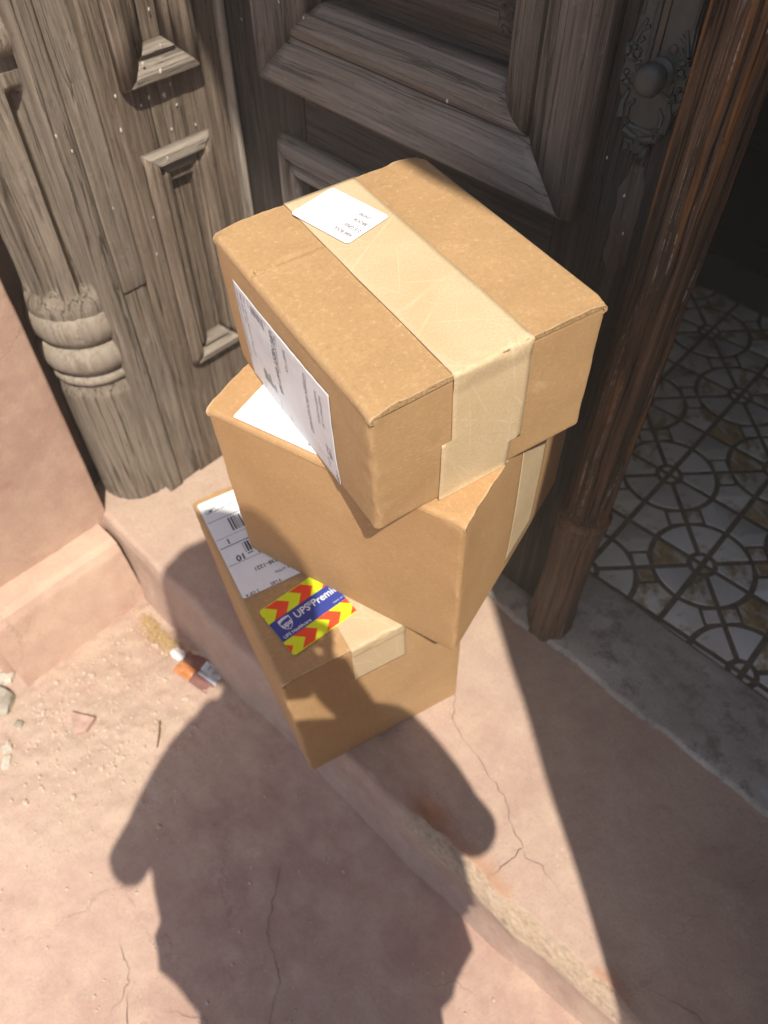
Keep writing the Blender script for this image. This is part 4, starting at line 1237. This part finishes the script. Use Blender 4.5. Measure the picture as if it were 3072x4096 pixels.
# loose top: rings across shoulders, chest, waist and hem, with sleeves to the elbow
rings = [(1.285, .062, .065, 0, .01), (1.25, .125, .085, 0, .0), (1.21, .170, .10, 0, 0), (1.10, .215, .125, 0, 0), (1.02, .245, .13, 0, 0), (.97, .262, .135, .0, .0), (.925, .262, .137, 0, 0), (.88, .258, .140, 0, 0), (.84, .252, .142, 0, 0), (.80, .247, .145, 0, 0), (.75, .246, .147, 0, 0), (.70, .245, .15, 0, 0), (.66, .238, .148, 0, 0)]
V, F = [], []; ns = 40
for k, (z, a_, b_, _, _) in enumerate(rings):
    c_ = neck.lerp(waist, max(0, min(1, (1.262 - z) / .36))); c_ = Vector((c_.x, c_.y, z))
    for i in range(ns):
        t = 2 * math.pi * i / ns
        tilt = .035 * math.cos(t) * sm(1.0, 1.2, z)
        V.append(c_ + LEFT * (a_ * math.cos(t) * (1 + (.11 * fbm((math.cos(t) * 1.5, math.sin(t) * 1.5, z * 11), 1.6) if z < 1.0 else 0))) + FACE * (b_ * math.sin(t) * (1 + .1 * fbm((t, z, 0), 2))) - UPV * tilt - pO)
F = [(k * ns + i, k * ns + (i + 1) % ns, (k + 1) * ns + (i + 1) % ns, (k + 1) * ns + i) for k in range(len(rings) - 1) for i in range(ns)]
F += [tuple(range(ns))[::-1], tuple((len(rings) - 1) * ns + i for i in range(ns))]
mesh_obj('top', V, F, SHIRT, per, auto=60)
skin_mesh('sleeve', [chest.lerp(lsh, .7), lsh, lsh.lerp(lelb, .5), along(lsh, lelb, .22), lelb, along(lelb, fwr, .08)], [(0, 1), (1, 2), (2, 3), (3, 4), (4, 5)], [.075, .062, .054, .046, .016, .046], SHIRT, 0, 1)
skin_mesh('sleeve', [chest.lerp(rsh, .7), rsh, rsh.lerp(relb, .5), along(rsh, relb, .23), relb, along(relb, rwr, .07)], [(0, 1), (1, 2), (2, 3), (3, 4), (4, 5)], [.07, .064, .056, .052, .028, .046], SHIRT, 0, 1)
skin_mesh('trousers', [pelvis, lh, lk, la + Vector((0, 0, .03)), rh, rk, ra + Vector((0, 0, .03))], [(0, 1), (1, 2), (2, 3), (0, 4), (4, 5), (5, 6)], [.150, .105, .078, .062, .105, .078, .062], JEANS)
# head with face, turned down to the phone
hd = (phw(-.02, -.06, 0) - head); hd.normalize()
hd = (hd + Vector((0, 0, .35))).normalized()
hup = Vector((0, 0, 1)) - hd * hd.z; hup.normalize(); hs_ = hup.cross(hd)
bm = bmesh.new(); bmesh.ops.create_uvsphere(bm, u_segments=40, v_segments=28, radius=1)
for v in bm.verts:
    p = v.co.copy()     # x side, y front, z up
    q = Vector((p.x * .077, p.y * .098, p.z * .118))
    if p.z < 0: q.x *= 1 - .28 * p.z * p.z; q.y *= 1 - .10 * p.z * p.z
    if p.y > .3:
        q.y += .024 * math.exp(-((p.x / .16) ** 2)) * math.exp(-(((p.z + .08) / .17) ** 2)) * (1 if p.z < .05 else .7)     # nose
        q.y -= .007 * (math.exp(-(((p.x - .38) / .16) ** 2)) + math.exp(-(((p.x + .38) / .16) ** 2))) * math.exp(-(((p.z - .05) / .12) ** 2))   # eye sockets
        q.y += .006 * math.exp(-((p.x / .28) ** 2)) * math.exp(-(((p.z + .42) / .08) ** 2))    # lips
        q.y += .010 * math.exp(-((p.x / .3) ** 2)) * math.exp(-(((p.z + .80) / .16) ** 2))     # chin
    v.co = head + hs_ * q.x + hd * q.y + hup * q.z - pO
bm_obj('head', bm, SKIN, per)
bm = bmesh.new(); bmesh.ops.create_uvsphere(bm, u_segments=48, v_segments=32, radius=1)
for v in bm.verts:
    p = v.co.copy()
    q = Vector((p.x * (.158 - .022 * max(0, p.z)), p.y * .122 - .018, p.z * .128 + .016))
    if p.y > .25 and p.z < .55 and abs(p.x) < .62: q.y = min(q.y, .050)
    if p.y < .3 and p.z < 0: q.z *= 1.45
    v.co = head + hs_ * q.x + hd * q.y + hup * q.z - pO + hup * .004 + Vector((.004 * fbm(p, 5), .004 * fbm(p + Vector((3, 0, 0)), 5), .006 * fbm(p, 6)))
bm_obj('hair', bm, HAIR, per)
ph = thing('phone', 'dark phone held up by the photographer, outside the picture', 'phone', mw=phm)
PHB = plain('dark phone glass', (.02, .02, .025), .15, .5, .1, 20)
box_part('phone_case', (PX0, -.136, .002), (PX1, .014, .010), PHB, ph, .004)
box_part('screen', (PX0 + .003, -.132, .0101), (PX1 - .003, .010, .0106), plain('dim phone screen', (.05, .05, .055), .1, .5), ph, .0002)
# hands: palm and five fingers each, closed on the long edges of the phone
def hand(wr, side):
    ex = PX0 if side < 0 else PX1
    s = side
    palm0 = wr; palm1 = phw(ex + s * .024, -.105, .030); palm2 = phw(ex + s * .022, -.070, .026)
    skin_mesh('hand', [palm0, palm1, palm2], [(0, 1), (1, 2)], [.028, .036, .030], SKIN, 0, 2)
    for k, (yy, l_) in enumerate(((-.040, .9), (-.062, 1.0), (-.084, .97), (-.104, .8))):
        a_ = phw(ex + s * .022, -.088 + (yy + .072) * .5, .020); b_ = phw(ex + s * .020, yy, .004); c_ = phw(ex + s * .008, yy + .002, -.0045); d_ = phw(ex - s * .008 * l_, yy + .004, -.0055)
        skin_mesh('finger', [a_, b_, c_, d_], [(0, 1), (1, 2), (2, 3)], [.0095, .009, .0078, .0066], SKIN, 0, 2)
    skin_mesh('thumb', [phw(ex + s * .026, -.100, .028), phw(ex + s * .014, -.085, .028), phw(ex - s * .004, -.070, .021), phw(ex - s * .016, -.062, .0185)], [(0, 1), (1, 2), (2, 3)], [.013, .0115, .010, .0085], SKIN, 0, 2)
hand(fwr, -1)
hand(rwr, 1)

# thin haze volume added to stand in for milky lens glare
V, F = rbox((-15, -17, -1.9), (15, 2.2, 3.2), .001)
me = bpy.data.meshes.new('haze'); me.from_pydata([tuple(v) for v in V], [], F)
hm = bpy.data.materials.new('lens glare haze'); hm.use_nodes = True
ht = hm.node_tree
for nd in list(ht.nodes):
    if nd.type == 'BSDF_PRINCIPLED': ht.nodes.remove(nd)
pv = ht.nodes.new('ShaderNodeVolumePrincipled')
pv.inputs['Color'].default_value = (.95, .88, .78, 1)
pv.inputs['Density'].default_value = .014
pv.inputs['Anisotropy'].default_value = -.3
ht.links.new(pv.outputs[0], [n for n in ht.nodes if n.type == 'OUTPUT_MATERIAL'][0].inputs['Volume'])
hz = link('haze', me, hm, None, False); tag(hz, kind='stuff')
